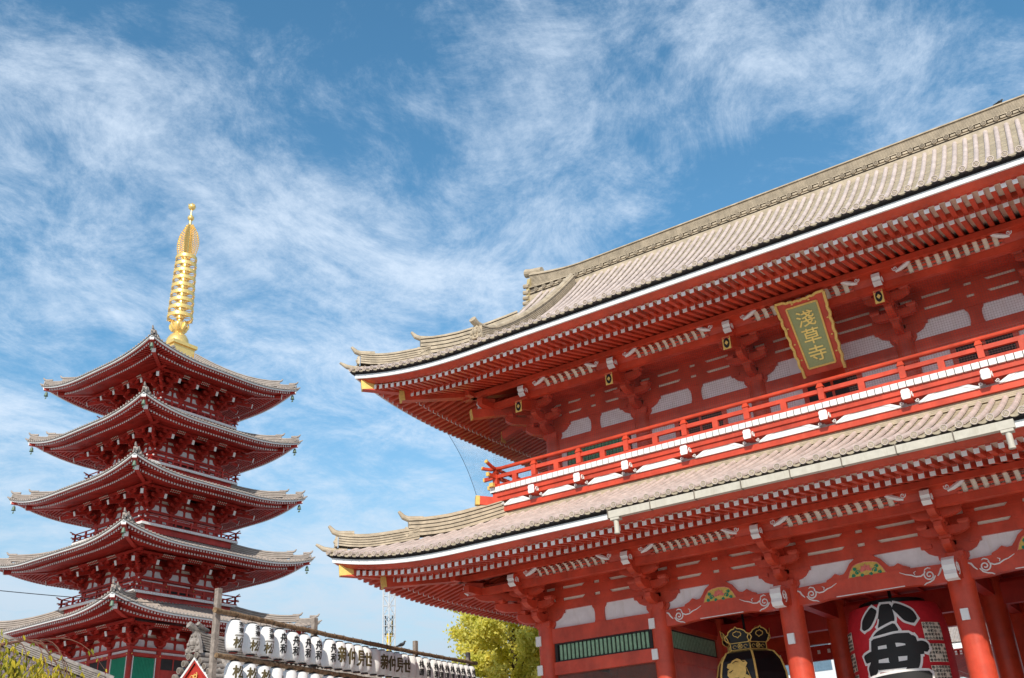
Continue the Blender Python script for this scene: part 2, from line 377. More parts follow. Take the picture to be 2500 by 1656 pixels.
def eave(root, name, A, B, z0, lf, d0, prof, T, sp, rr, o, mats, fine=True, faces=(0, 1, 2, 3), gable=None):
    """a tiled roof with its eaves: A,B half sizes of the tile edge, prof(t) rise inward, T(k,s) how far tiles run up"""
    tile, tiled = mats['tile'], mats['tiled']
    H = lambda k, s, t: z0 + prof(t) + lift((A if k % 2 == 0 else B) - abs(s), lf, d0)
    Lk = lambda k: A if k % 2 == 0 else B
    rf = MB()
    for k in faces:
        L = Lk(k); tm = max(T(k, s) for s in (0, L * .3, L * .6))
        nt_ = max(6, int(tm / (.33 if fine else .6))); ns = 48 if fine else 24
        g = (lambda t: max(L - t, gable)) if (gable and k % 2 == 0) else (lambda t: L - t)
        rows = []
        for i in range(nt_ + 1):
            t = tm * i / nt_
            rows.append([(*FP(k, A, B, tau * g(t), t), H(k, tau * g(t), t) - rr * .8 - (.0 if i % 2 else .0)) for tau in [2 * j / ns - 1 for j in range(ns + 1)]])
        for i in range(nt_):                            # overlapping courses: every course has a small step
            up = [(x, y, z - (.03 if fine else 0)) for x, y, z in rows[i + 1]]
            rf.strip(rows[i], up, 1)
            if fine: rf.strip(up, rows[i + 1], 1)
        n = int(2 * (L - .02) / sp); s0 = -n * sp / 2
        for i in range(n + 1):
            s = s0 + i * sp; tmx = T(k, s)
            if tmx > .25:
                nn = max(2, int(tmx / (.45 if fine else .9)) + 1); q = 6 if fine else 4
                vs = []
                for a in range(nn + 1):
                    t = tmx * a / nn; hz = H(k, s, t)
                    for b in range(q + 1):
                        th = math.pi * b / q; rw = rr * (1. if (a % 2 or not fine) else .97)
                        u, v = FP(k, A, B, s + rw * math.cos(th), t); vs.append((u, v, hz - rr * .6 + rr * 1.25 * math.sin(th)))
                fs = [(a * (q + 1) + b, a * (q + 1) + b + 1, (a + 1) * (q + 1) + b + 1, (a + 1) * (q + 1) + b) for a in range(nn) for b in range(q)]
                rf.add(vs, fs, 0)
            u, v = FP(k, A, B, s, 0); disc(rf, u, v, H(k, s, 0) - rr * .25, k, rr * 1.12, fine)
            if i < n:                                   # hanging lip of the flat tile between two round ones
                nx, ny = FN[k]; sx, sy = FS[k]; zz = H(k, s + sp / 2, 0)
                um, vm = FP(k, A, B, s + sp / 2, 0)
                w = sp / 2 - rr * .75; P = lambda a, b, d: (um + sx * a + nx * d, vm + sy * a + ny * d, zz + b)
                top = [(w * c, -rr * (.50 + .40 * (1 - c * c))) for c in (-1, -.5, 0, .5, 1)]
                rf.prism(top + [(x, y - rr * (.62 + .12 * (1 - (x / w) ** 2))) for x, y in reversed(top)], P, -.03, .012, 1)
    roof = rf.build(name, [tile, tiled, mats['line']], root)
    # fascia: shade under tiles painted as dark strip, white board, red cove
    fa = MB()
    for (p0, p1, mi) in o['fascia']:
        for k in faces:
            L = Lk(k); out = []
            for (t, dz) in (p0, p1):
                out.append([(*FP(k, A, B, tau * (L - t), t), z0 + dz + lift(L - abs(tau * (L - t)), lf, d0)) for tau in [2 * j / 60 - 1 for j in range(61)]])
            fa.strip(out[0], out[1], mi)
    fa.build('eave_board', [mats['dark'], mats['white'], mats['red']], roof, fix=False)
    # soffit boards and the two rows of rafters
    so_ = MB()
    for (p0, p1, mi) in o['soffit']:
        for k in faces:
            L = Lk(k); out = []
            for (t, dz) in (p0, p1):
                out.append([(*FP(k, A, B, tau * (L - t), t), z0 + dz + lift(L - abs(tau * (L - t)), lf, d0) * max(0., 1 - t / 7.)) for tau in [2 * j / 60 - 1 for j in range(61)]])
            so_.strip(out[0], out[1], mi)
    so_.build('soffit', [mats['soffit'], mats['red']], roof, fix=False)
    for (ta, za, tb, zb, w, h) in o['rafters']:
        for k in faces:
            ra = MB(); L = Lk(k); n = int(2 * (L - ta - .12) / o['rsp']); s0 = -n * o['rsp'] / 2
            for i in range(n + 1):
                s = s0 + i * o['rsp']; te = min(tb, L - abs(s) - .05)
                if te < ta + .1: continue
                zz = zb if te == tb else za + (zb - za) * (te - ta) / (tb - ta)
                lfa = lift(L - abs(s), lf, d0)
                p = (*FP(k, A, B, s, ta), z0 + za + lfa * (1 - ta / 7.)); q = (*FP(k, A, B, s, te), z0 + zz + lfa * (1 - te / 7.))
                ra.beam(p, q, w, h)
                nx, ny = FN[k]; d = .006
                ra.beam((p[0] + nx * d, p[1] + ny * d, p[2]), (p[0] - nx * .02, p[1] - ny * .02, p[2]), w + .006, h + .006, 1)
            tag(ra.build('rafter_row', [mats['red'], mats['white']], roof), None, None, None, 'stuff')
    # hip rafters under the corners, two lengths, painted or gilded ends
    for ix, (du, dv) in enumerate(((1, -1), (-1, -1), (1, 1), (-1, 1))):
        for (ta, za, tb, zb, w, h, cm) in o['hips']:
            hp = MB()
            f = lambda t, dz: (du * (A - t), dv * (B - t), z0 + dz + lift(t, lf, d0) * max(0, 1 - t / 7.))
            hp.beam(f(ta, za), f((ta + tb) / 2, (za + zb) / 2), w, h); hp.beam(f((ta + tb) / 2, (za + zb) / 2), f(tb, zb), w, h)
            hr = hp.build('hip_rafter', mats['red'], roof)
            cp = MB(); q = f(ta, za); c = .012
            cp.beam((q[0] + du * .02, q[1] + dv * .02, q[2]), (q[0] - du * cm[1], q[1] - dv * cm[1], q[2] + (zb - za) * cm[1] / (tb - ta)), w + c, h + c)
            cp.build('hip_rafter_cap', cm[0], roof)
    return roof, H

def ridge_run(mb, pts, w, h, rcap, layers=5, mi=0, mline=1):
    """stacked ridge along pts (points on the roof surface): layered body, half-round cap"""
    pts = [Vector(p) for p in pts]; k = len(pts)
    def side(i):
        d = pts[min(i + 1, k - 1)] - pts[max(i - 1, 0)]; n = Vector((d.y, -d.x, 0)); return n.normalized()
    sec = []
    for j in range(layers):
        a = h * j / layers; b = h * (j + .72) / layers; c = h * (j + 1) / layers
        sec += [(w / 2, a, mi), (w / 2, b, mi), (w / 2 - .028, b, mline), (w / 2 - .028, c, mline)]
    sec += [(w / 2 + .02, h, mi), (w / 2 + .02, h + .04, mi)] + [(rcap * math.cos(math.pi * i / 10), h + .04 + rcap * 1.1 * math.sin(math.pi * i / 10), mi) for i in range(6)]
    for sg in (1, -1):
        for a in range(len(sec) - 1):
            A = []; B = []
            for i, p in enumerate(pts):
                n = side(i); A.append(p + n * sg * sec[a][0] + Vector((0, 0, sec[a][1]))); B.append(p + n * sg * sec[a + 1][0] + Vector((0, 0, sec[a + 1][1])))
            mb.strip(A, B, sec[a + 1][2])
    for e in (0, k - 1):                                # close both ends
        n = side(e); p = pts[e]
        mb.add([p + n * w / 2, p - n * w / 2, p - n * w / 2 + Vector((0, 0, h + .04)), p + n * w / 2 + Vector((0, 0, h + .04))], [(0, 1, 2, 3)], mi)
        mb.add([p + n * s_[0] + Vector((0, 0, s_[1])) for s_ in sec[-6:]] + [p - n * s_[0] + Vector((0, 0, s_[1])) for s_ in reversed(sec[-6:])], [tuple(range(12))], mi)

def horn(mb, p, d, r, mi=0, ln=.45, up=.28):
    """upturned round tile that ends a ridge"""
    p = Vector(p); d = Vector((d[0], d[1], 0)).normalized()
    pts = [p - d * .5, p, p + d * ln * .5 + Vector((0, 0, up * .25)), p + d * ln + Vector((0, 0, up))]
    mb.tube(pts, [r, r, r * .9, r * .45], 10, mi)

def ogre_tile(mb, p, d, s, mi=0):
    """ridge-end ornament: shaped plate, curls and a face boss"""
    p = Vector(p); d = Vector((d[0], d[1], 0)).normalized(); n = Vector((d.y, -d.x, 0))
    P = lambda a, b, c: tuple(p + n * a + Vector((0, 0, b)) + d * c)
    out = [(-.52, -.1), (-.42, .25), (-.34, .5), (-.22, .72), (-.1, .86), (0, .95), (.1, .86), (.22, .72), (.34, .5), (.42, .25), (.52, -.1), (.2, .0), (-.2, .0)]
    mb.prism([(a * s, b * s) for a, b in out], P, 0, .10 * s + .04, mi)
    for a, b, r in ((0, .42, .2), (-.13, .5, .08), (.13, .5, .08), (-.33, .08, .12), (.33, .08, .12), (-.3, .34, .09), (.3, .34, .09), (0, .2, .12), (-.12, .68, .07), (.12, .68, .07)):
        q = P(a * s, b * s, .12 * s + .03); mb.sphere(q, r * s, 8, mi)

# ------------------------------------------------------------------ the gate
GX, GY = -7.28, 28.0                                    # centre of the front column line
CU = [-10.42, -6.35, -2.28, 2.28, 6.35, 10.42]; CUU = [-9.87, -6.35, -2.28, 2.28, 6.35, 9.87]
gate = thing('temple_gate', 'two storey vermilion temple gate with white rafter ends and pale tiled roofs', 'gate', (GX, GY, 0))
GM = dict(tile=TILE, tiled=TILED, line=TLINE, dark=DARK, white=WHITE, red=RED, soffit=CREAM)
OPT = dict(rsp=.262,
           fascia=[((-.02, -.12), (.14, -.11), 0), ((.14, -.11), (.14, -.18), 0), ((.14, -.18), (.12, -.18), 1), ((.12, -.18), (.12, -.325), 1), ((.12, -.325), (.18, -.325), 1),
                   ((.18, -.325), (.21, -.355), 2), ((.21, -.355), (.34, -.425), 2), ((.34, -.425), (.46, -.44), 2), ((.46, -.44), (.62, -.42), 2)],
           soffit=[((.50, -.437), (1.50, -.295), 0), ((1.50, -.295), (1.50, -.465), 1), ((1.36, -.465), (1.50, -.465), 1), ((1.36, -.465), (1.36, -.315), 1), ((1.42, -.455), (5.6, .56), 0)],
           rafters=[(.50, -.515, 1.48, -.372, .115, .145), (1.40, -.55, 5.5, .45, .125, .16)],
           hips=[(.30, -.53, 2.9, -.2, .26, .34, (GOLDP, .30)), (1.24, -.68, 5.6, .30, .28, .36, (GOLDP, .10))])

# lower roof
ALW, BLW, ZL = 15.44, 9.1, 9.07
lowroof_T = lambda k, s: max(0., min((ALW if k % 2 == 0 else BLW) - abs(s), 4.35))
prof_low = lambda t: .36 * t + .0175 * t * t
# frames are centred on v=4.1 for both roofs: shift through a holder-free offset of the mesh
class _Off:
    pass
def with_offset(objs, dv):
    for o in objs: o.location.y += dv
lroof, HL = eave(gate, 'lower_roof', ALW, BLW, ZL, .62, 5.2, prof_low, lowroof_T, .327, .076, OPT, GM)
lroof.location.y += 4.1
AUP, BUP, ZU = 15.0, 8.7, 15.52
GAB = 12.3
def up_T(k, s):
    L = AUP if k % 2 == 0 else BUP
    if k % 2 == 0: return 8.35 if abs(s) < GAB else max(0., L - abs(s))
    return max(0., min(L - abs(s), 4.0))
prof_up = lambda t: .42 * t + .037 * t * t
uroof, HU = eave(gate, 'upper_roof', AUP, BUP, ZU, .62, 5.2, prof_up, up_T, .3285, .078, OPT, GM, gable=GAB)
uroof.location.y += 4.1

# gable walls under the verge
gw = MB()
for sg in (1, -1):
    pts = [(sg * 11.2, v, ZU + prof_up(BUP - abs(v)) - .12) for v in (-4.6, -3.5, -2.5, -1.5, -.7, 0, .7, 1.5, 2.5, 3.5, 4.6)]
    gw.add(pts + [(sg * 11.2, 4.6, ZU + 1.4), (sg * 11.2, -4.6, ZU + 1.4)], [tuple(range(13))], 0)
    for side in (-1, 1):                                # curved verge boards
        A = [(sg * (GAB + .02), side * v, ZU + prof_up(BUP - v) - .1) for v in (0, .8, 1.6, 2.5, 3.5, 4.6, 5.8)]
        B = [(x, y, z - .45) for x, y, z in A]
        gw.strip(A, B, 1)
        gw.strip([(x - sg * .12, y, z) for x, y, z in A], [(x - sg * .12, y, z) for x, y, z in B], 1)
        gw.strip(B, [(x - sg * .12, y, z) for x, y, z in B], 1)
split_build(gw, 'gable', [PLAST, RED], uroof)

# ridges of the upper roof
def H_front(v_in, u):                                   # tile surface height on the front face at distance t from the edge
    return HU(0, u, v_in)
rg = MB()
RL = 12.62
xs = [-RL + 2 * RL * i / 60 for i in range(61)]
endup = lambda x: .42 * max(0., (abs(x) - 9.8) / 2.8) ** 2
zr = ZU + prof_up(8.35) + .02
def rsweep(sec, mi_of):
    for a in range(len(sec) - 1):
        for sg in (1, -1):
            rg.strip([(x, sg * sec[a][0], zr + sec[a][1] + endup(x) * min(1., sec[a][1])) for x in xs], [(x, sg * sec[a + 1][0], zr + sec[a + 1][1] + endup(x) * min(1., sec[a + 1][1])) for x in xs], mi_of(a))
rsweep([(.44, -.25), (.44, .02), (.36, .02), (.36, .10), (.41, .10), (.41, .135), (.34, .135), (.34, .29), (.43, .29), (.43, .32), (.25, .32)], lambda a: 1 if a in (2, 3, 6, 7) else 0)
sec = [(.25, .32)]
for j in range(10): sec += [(.25, .32 + j * .046), (.25, .35 + j * .046), (.23, .35 + j * .046), (.23, .366 + j * .046)]
rsweep(sec, lambda a: 1 if a % 4 in (2, 3) else 0)
zt = .32 + 10 * .046
rsweep([(.23, zt), (.30, zt), (.30, zt + .045)] + [(.19 * math.cos(math.pi * i / 10), zt + .045 + .14 * math.sin(math.pi * i / 10)) for i in range(6)], lambda a: 0)
rsweep([(.198, zt + .05), (.205, zt + .075)], lambda a: 1)
for i in range(int(2 * (RL - .4) / .40) + 1):           # row of round tiles with relief along the foot of the ridge
    x = -RL + .4 + i * .40
    for k in (0, 2):
        disc(rg, x, (-.42 if k == 0 else .42), zr + .215 + endup(x) * .07, k, .088, k == 0)
    rg.box(x + .12, x + .29, -.42, .42, zr + .18, zr + .25, 0)
for sg in (1, -1):                                      # ridge ends
    x = sg * RL; e = endup(RL)
    P = lambda a, b, c: (x + sg * c, a, zr + b)
    rg.prism([(-.62, -.75), (-.5, -.1), (-.42, .5), (-.3, .95), (.3, .95), (.42, .5), (.5, -.1), (.62, -.75)], P, -.05, .1, 2)
    for b in (-.62, -.36, -.1, .18, .5):
        for sy in (-1, 1): rg.tube([(x - sg * .05, sy * (.56 - .12 * (b + .6)), zr + b), (x + sg * .2, sy * (.58 - .12 * (b + .6)), zr + b + .04)], .1, 8, 0)
    rg.tube([(x - sg * .5, 0, zr + zt + .12 + e * .9), (x + sg * .05, 0, zr + zt + .16 + e), (x + sg * .32, 0, zr + zt + .22 + e)], [.17, .18, .2], 12, 0)
rg.build('main_ridge', [RIDGE, TLINE, OLIVE], uroof)

for su in (1, -1):
    for k, sv in ((0, -1), (2, 1)):
        kd = MB(); u = su * 10.35                        # ridges running down the front slope beside the gable
        ts = [1.25 + (8.0 - 1.25) * i / 14 for i in range(15)]
        bend = lambda t: .22 * max(0., (2.4 - t) / 1.15) ** 2
        pts = [(u - su * .0, sv * (BUP - t), HU(0, u, t) + bend(t) - .02) for t in ts]
        ridge_run(kd, pts, .40, .42, .12, 6)
        q = pts[0]; kd.tube([(q[0], q[1] - sv * .4, q[2] + .56), (q[0], q[1], q[2] + .55), (q[0], q[1] + sv * .16, q[2] + .60), (q[0], q[1] + sv * .26, q[2] + .66)], [.12, .12, .125, .13], 12)
        ogre_tile(kd, (pts[0][0], pts[0][1] + sv * .02, pts[0][2] + .0), (0, sv), .55)
        kd.build('descending_ridge', [RIDGE, TLINE], uroof)
        cr = MB()                                       # corner ridge in two steps
        def cpt(t): return (su * (AUP - t), sv * (BUP - t), HU(0, AUP - t, t) - .03)
        for (a, b, hh) in ((.25, 2.0, .34), (1.75, 4.3, .58)):
            pts = [cpt(a + (b - a) * i / 8) for i in range(9)]
            pts = [(x, y, z + .16 * max(0, 1 - i / 4.) ** 2) for i, (x, y, z) in enumerate(pts)]
            ridge_run(cr, pts, .34, hh, .10, 4)
            p = pts[0]; horn(cr, (p[0], p[1], p[2] + hh + .1), (su, sv), .10, 0, .32, .24)
            ogre_tile(cr, (p[0] + su * .02, p[1] + sv * .02, p[2]), (su, sv), .36)
        p = cpt(0); horn(cr, (p[0] - su * .1, p[1] - sv * .1, p[2] + .06), (su, sv), .09, 0, .5, .2)
        cr.build('corner_ridge', [RIDGE, TLINE], uroof)
        cl = MB()
        def lpt(t): return (su * (ALW - t), sv * (BLW - t), HL(0, ALW - t, t) - .03)
        for (a, b, hh) in ((.25, 2.1, .32), (1.85, 4.4, .5)):
            pts = [lpt(a + (b - a) * i / 8) for i in range(9)]
            pts = [(x, y, z + .16 * max(0, 1 - i / 4.) ** 2) for i, (x, y, z) in enumerate(pts)]
            ridge_run(cl, pts, .34, hh, .10, 4)
            p = pts[0]; horn(cl, (p[0], p[1], p[2] + hh + .1), (su, sv), .10, 0, .32, .26)
            ogre_tile(cl, (p[0] + su * .02, p[1] + sv * .02, p[2]), (su, sv), .36)
        p = lpt(0); horn(cl, (p[0] - su * .1, p[1] - sv * .1, p[2] + .06), (su, sv), .09, 0, .5, .2)
        cl.build('corner_ridge', [RIDGE, TLINE], lroof)
# layered tile band where the lower roof meets the balcony
bd = MB()
for i in range(4):
    e = 4.02 + i * .03; z = 10.78 + i * .055
    A_, B_ = ALW - e, BLW - e
    bd.box(-A_, A_, -B_, -B_ + .3, z, z + .04); bd.box(-A_, A_, B_ - .3, B_, z, z + .04); bd.box(-A_, -A_ + .3, -B_ + .3, B_ - .3, z, z + .04); bd.box(A_ - .3, A_, -B_ + .3, B_ - .3, z, z + .04)
e = 4.2; bd.box(-ALW + e, ALW - e, -BLW + e, BLW - e, 10.5, 10.99, 1)
bd.build('ridge_band', [RIDGE, TLINE], lroof)

# columns
def column_mb(r, z0, z1):
    b = MB(); b.lathe([(r * 1.02, z0), (r, z0 + 2), (r, z1 - .6), (r * .97, z1)], 28); return b
cmesh = None
def plate(parent, x, y, z, w, h):
    b = MB(); b.box(x - w / 2, x + w / 2, y - .05, y + .02, z - h / 2, z + h / 2)
    b.build('end_plate', WHITE, parent)
cols = []
for v in (0, 4.1, 8.2):
    for i, u in enumerate(CU):
        fat = i in (2, 3)
        if cmesh is None: cmesh = {}
        if fat not in cmesh: o = column_mb(.335 if fat else .29, 0, 7.3).build('column', RED, gate, True, (u, v, 0)); cmesh[fat] = o.data
        else: o = link('column', cmesh[fat], gate, (u, v, 0))
        cols.append(o)
        if v == 0:
            if i in (0, 1, 4, 5):
                sgn = -1 if i in (0, 1) else 1
                plate(o, -.16, -.275, 6.72, .19, .30); plate(o, -.16, -.275, 5.83, .19, .30)
            if i in (2, 3):
                plate(o, -.02, -.345, 5.72, .19, .28)
                nb = MB(); P = lambda a, b, d: (d, -a, b)
                prof_ = [(.2, 7.06), (.2, 6.62), (.55, 6.58), (.78, 6.50), (1.02, 6.52), (1.10, 6.62), (1.06, 6.72), (1.12, 6.84), (1.08, 6.98), (.98, 7.06)]
                nb.prism(prof_, P, -.15, .15); q = nb.build('beam_nose', RED, o)
                wn = MB(); fr_ = prof_[3:]
                wn.strip([P(a + .008, b, -.155) for a, b in fr_], [P(a + .008, b, .155) for a, b in fr_])
                for sd_ in (-.158, .158): wn.tube([P(.86 + a, 6.80 + b, sd_) for a, b in spiral(1.5, .03, .17, 20, 1.2)], .02, 5)
                split_build(wn, 'nose_cap', WHITE, q, gap=.02)
for i, u in enumerate(CUU):
    for v in (.35, 4.1, 7.85):
        if v == 4.1 and 0 < i < 5: continue
        if i == 0 and v == .35: uc = column_mb(.28, 11.0, 13.75).build('upper_column', RED, gate, True, (u, v, 0)); ucm = uc.data
        else: link('upper_column', ucm, gate, (u, v, 0))

# bracket clusters ------------------------------------------------------------------------------------------------
def arm(mb, dx, dy, l0, l1, z0, z1, w=.2):
    """bracket arm along (dx,dy) with its underside curved up at the tip"""
    n = (dy, -dx); h = z1 - z0
    P = lambda a, b, d: (dx * a + n[0] * d, dy * a + n[1] * d, b)
    def end(L, sg): return [(L - sg * .34, z0), (L - sg * .2, z0 + h * .1), (L - sg * .08, z0 + h * .3), (L, z0 + h * .55), (L, z1)]
    if l0 < -.3: poly = list(reversed([(a, b) for a, b in end(l0, -1)])) + end(l1, 1)
    else: poly = [(l0, z1), (l0, z0)] + end(l1, 1)
    mb.prism(poly, P, -w / 2, w / 2)
def cluster(Z, dirs, upper, mbs):
    red, white, crest, gold = mbs
    red.masu(0, 0, Z + .0, Z + .25, .27)
    for (dx, dy, sc) in dirs:
        n = (dy, -dx)
        off = lambda a, b: (dx * a + n[0] * b, dy * a + n[1] * b)
        arm(red, dx, dy, 0, .72 * sc, Z + .22, Z + .50); arm(red, dx, dy, 0, 1.25 * sc, Z + .60, Z + .86); arm(red, dx, dy, 0, 1.72 * sc, Z + .95, Z + 1.2)
        for a, z in ((.55, .5), (1.08, .86), (1.5, 1.2)):
            x, y = off(a * sc, 0)
            red.masu(x, y, Z + z, Z + z + .12, .15)
        if sc == 1:
            for a, z in ((.55, .62), (1.08, .97)):       # cross arms on each step
                x, y = off(a, 0); m_ = MB(); arm(m_, n[0], n[1], -.62, .62, 0, .22)
                red.add([(p[0] + x, p[1] + y, p[2] + Z + z) for p in m_.v], m_.f)
                for b in (-.52, 0, .52):
                    xx, yy = off(a, b); red.masu(xx, yy, Z + z + .22, Z + z + .33, .14)
        # white nose with a scroll on its cheeks
        r0, r1 = 1.52 * sc, 1.98 * sc; zz = Z + 1.19
        P = lambda a, b, d: (dx * a + n[0] * d, dy * a + n[1] * d, b)
        poly = [(r0, zz + .34), (r0, zz), (r1 - .14, zz - .03), (r1 - .02, zz + .06), (r1 - .05, zz + .13), (r1 + .01, zz + .2), (r1 - .02, zz + .32), (r1 - .1, zz + .36)]
        red.prism(poly, P, -.115, .115)
        front = [(r1 - .14, zz - .03), (r1 - .02, zz + .06), (r1 - .05, zz + .13), (r1 + .01, zz + .2), (r1 - .02, zz + .32), (r1 - .1, zz + .36)]
        white.strip([P(a + .008, b, -.118) for a, b in front], [P(a + .008, b, .118) for a, b in front])
        for sd_ in (-.122, .122):
            white.tube([P(r1 - .17 + a, zz + .17 + b, sd_) for a, b in spiral(1.4, .02, .10, 16, 1.2)], .016, 5)
        if upper and sc == 1:                           # sloping tail rafter with a crest plate
            red.beam((*off(-.2, 0), Z + 1.42), (*off(2.12, 0), Z + .74), .22, .30)
            x, y = off(2.135, 0); P2 = lambda a, b, d: (x + n[0] * a + dx * d, y + n[1] * a + dy * d, Z + .70 + b)
            crest.prism([(-.125, -.2), (.125, -.2), (.125, .2), (-.125, .2)], P2, 0, .012, 0)
            crest.prism([(.095 * math.cos(t * math.pi / 8), .165 * math.sin(t * math.pi / 8)) for t in range(16)], P2, .012, .02, 1)
            crest.prism([(0, -.075), (.058, 0), (0, .075), (-.058, 0)], P2, .02, .028, 0)
        elif upper:
            red.beam((*off(.3, 0), Z + 1.3), (*off(2.9, 0), Z + .95), .24, .32)
            gold.beam((*off(2.88, 0), Z + .953), (*off(2.93, 0), Z + .946), .25, .33)
def put_cluster(Z, u, v, dirs, upper):
    mbs = [MB() for _ in range(4)]; cluster(Z, dirs, upper, mbs)
    o = mbs[0].build('bracket_cluster', RED, gate, loc=(u, v, 0))
    split_build(mbs[1], 'nose_cap', WHITE, o)
    if mbs[2].v: split_build(mbs[2], 'crest_plate', [GOLDP, BLACK], o)
    if mbs[3].v: mbs[3].build('gilt_end', GOLDP, o)
D = math.sqrt(2)
for (Z, cu, vs, up) in ((7.07, CU, (0, 4.1, 8.2), False), (13.5, CUU, (.35, 4.1, 7.85), True)):
    for i, u in enumerate(cu):
        for j, v in enumerate(vs):
            fx = -1 if i == 0 else (1 if i == 5 else 0); fy = (-1, 0, 1)[j]
            if not fx and not fy: continue
            dirs = []
            if fy: dirs.append((0, fy, 1))
            if fx: dirs.append((fx, 0, 1))
            if fx and fy: dirs.append((fx / D, fy / D, 1.35))
            put_cluster(Z, u, v, dirs, up)

# wall bands, plaster, struts, ribs ---------------------------------------------------------------------------------
def sides(cu, vs):
    v0, v1 = vs[0], vs[-1]; a = cu[-1]; hv = (v1 - v0) / 2; cv = (v0 + v1) / 2
    yield 0, [(cu[i], cu[i + 1]) for i in range(5)], lambda s, d, z: (s, v0 - d, z)
    yield 1, [(-hv, 0), (0, hv)], lambda s, d, z: (a + d, cv + s, z)
    yield 2, [(-cu[i + 1], -cu[i]) for i in range(4, -1, -1)], lambda s, d, z: (-s, v1 + d, z)
    yield 3, [(-hv, 0), (0, hv)], lambda s, d, z: (-a - d, cv - s, z)
def lbox(mb, F, s0, s1, d0, d1, z0, z1, mi=0):
    vs = [F(s, d, z) for z in (z0, z1) for (s, d) in ((s0, d0), (s1, d0), (s1, d1), (s0, d1))]
    mb.add(vs, [(0, 3, 2, 1), (4, 5, 6, 7), (0, 1, 5, 4), (1, 2, 6, 5), (2, 3, 7, 6), (3, 0, 4, 7)], mi)
def lotus(root, F, sc, zb):
    P = lambda a, b, d: F(sc + a, d, zb + b)
    o = MB(); o.prism([(-1.15, 0), (-1.12, .08), (-.98, .13), (-.86, .22), (-.74, .16), (-.62, .17), (-.52, .28), (-.42, .42), (-.3, .5), (-.24, .56), (.24, .56), (.3, .5), (.42, .42), (.52, .28), (.62, .17), (.74, .16), (.86, .22), (.98, .13), (1.12, .08), (1.15, 0)], P, .0, .13)
    st = o.build('frog_leg_strut', RED, root)
    p = MB(); trap = [(-.52, .02), (-.44, .2), (-.33, .34), (-.2, .385), (0, .41), (.2, .385), (.33, .34), (.44, .2), (.52, .02)]
    p.prism(trap, P, .13, .14, 0)
    p.tube([P(a, b, .14) for a, b in trap], .014, 5, 1)
    for i in range(9):
        t = -1.35 + 2.7 * i / 8 + math.pi / 2; r1 = .19 if i % 2 == 0 else .15
        c, s = math.cos(t), math.sin(t)
        p.prism([(-s * .0 + c * .02, .16 + s * .02), (c * r1 * .6 - s * .045, .16 + s * r1 * .6 + c * .045), (c * r1, .16 + s * r1), (c * r1 * .6 + s * .045, .16 + s * r1 * .6 - c * .045)], P, .14, .15 + .003 * i, 2)
    for sg in (-1, 1):
        for (cx_, cz, r) in ((.24, .14, .075), (.36, .07, .05), (.3, .24, .05), (.12, .05, .045)):
            p.tube([P(sg * cx_ + sg * a, cz + b, .15) for a, b in spiral(1.2, .012, r, 12, 2.)], .013, 5, 3)
            p.prism([(sg * cx_ - .03, cz - .05), (sg * cx_ + .05, cz - .02), (sg * (cx_ + .02), cz + .06)], P, .14, .148, 3)
    p.build('lotus_panel', [OCHRE, PINK, PINK, LEADG], st)
def scroll(mb, P, sg):
    """painted white cloud scroll at the end of a rainbow beam"""
    y = .158
    mb.tube([P(sg * (.30 + a), -.24 + b, y) for a, b in (( -.26, .16), (-.2, .13), (-.15, .04), (-.08, -.04))], [.022, .03, .024, .016], 6)
    mb.tube([P(sg * .42 + sg * a, -.22 + b, y) for a, b in spiral(1.55, .025, .14, 22, -2.6)], .019, 6)
    mb.tube([P(sg * (.42 + a), -.24 + b, y) for a, b in ((-.14, -.02), (-.08, -.11), (.02, -.16), (.12, -.18), (.18, -.22))], [.02, .022, .02, .018, .012], 6)
    mb.tube([P(sg * (.54 + a), -.17 + b, y) for a, b in ((0, 0), (.1, -.05), (.22, -.04), (.34, .02), (.46, .05), (.62, .13))], [.022, .02, .02, .018, .014, .008], 6)
    mb.tube([P(sg * (.78 + a), -.16 + b, y) for a, b in ((0, 0), (.02, .06), (-.04, .09))], [.014, .014, .008], 5)
    mb.tube([P(sg * (.52 + a), -.10 + b, y) for a, b in ((-.16, .04), (-.1, .07), (-.02, .04), (.02, -.02))], [.01, .018, .018, .01], 5)
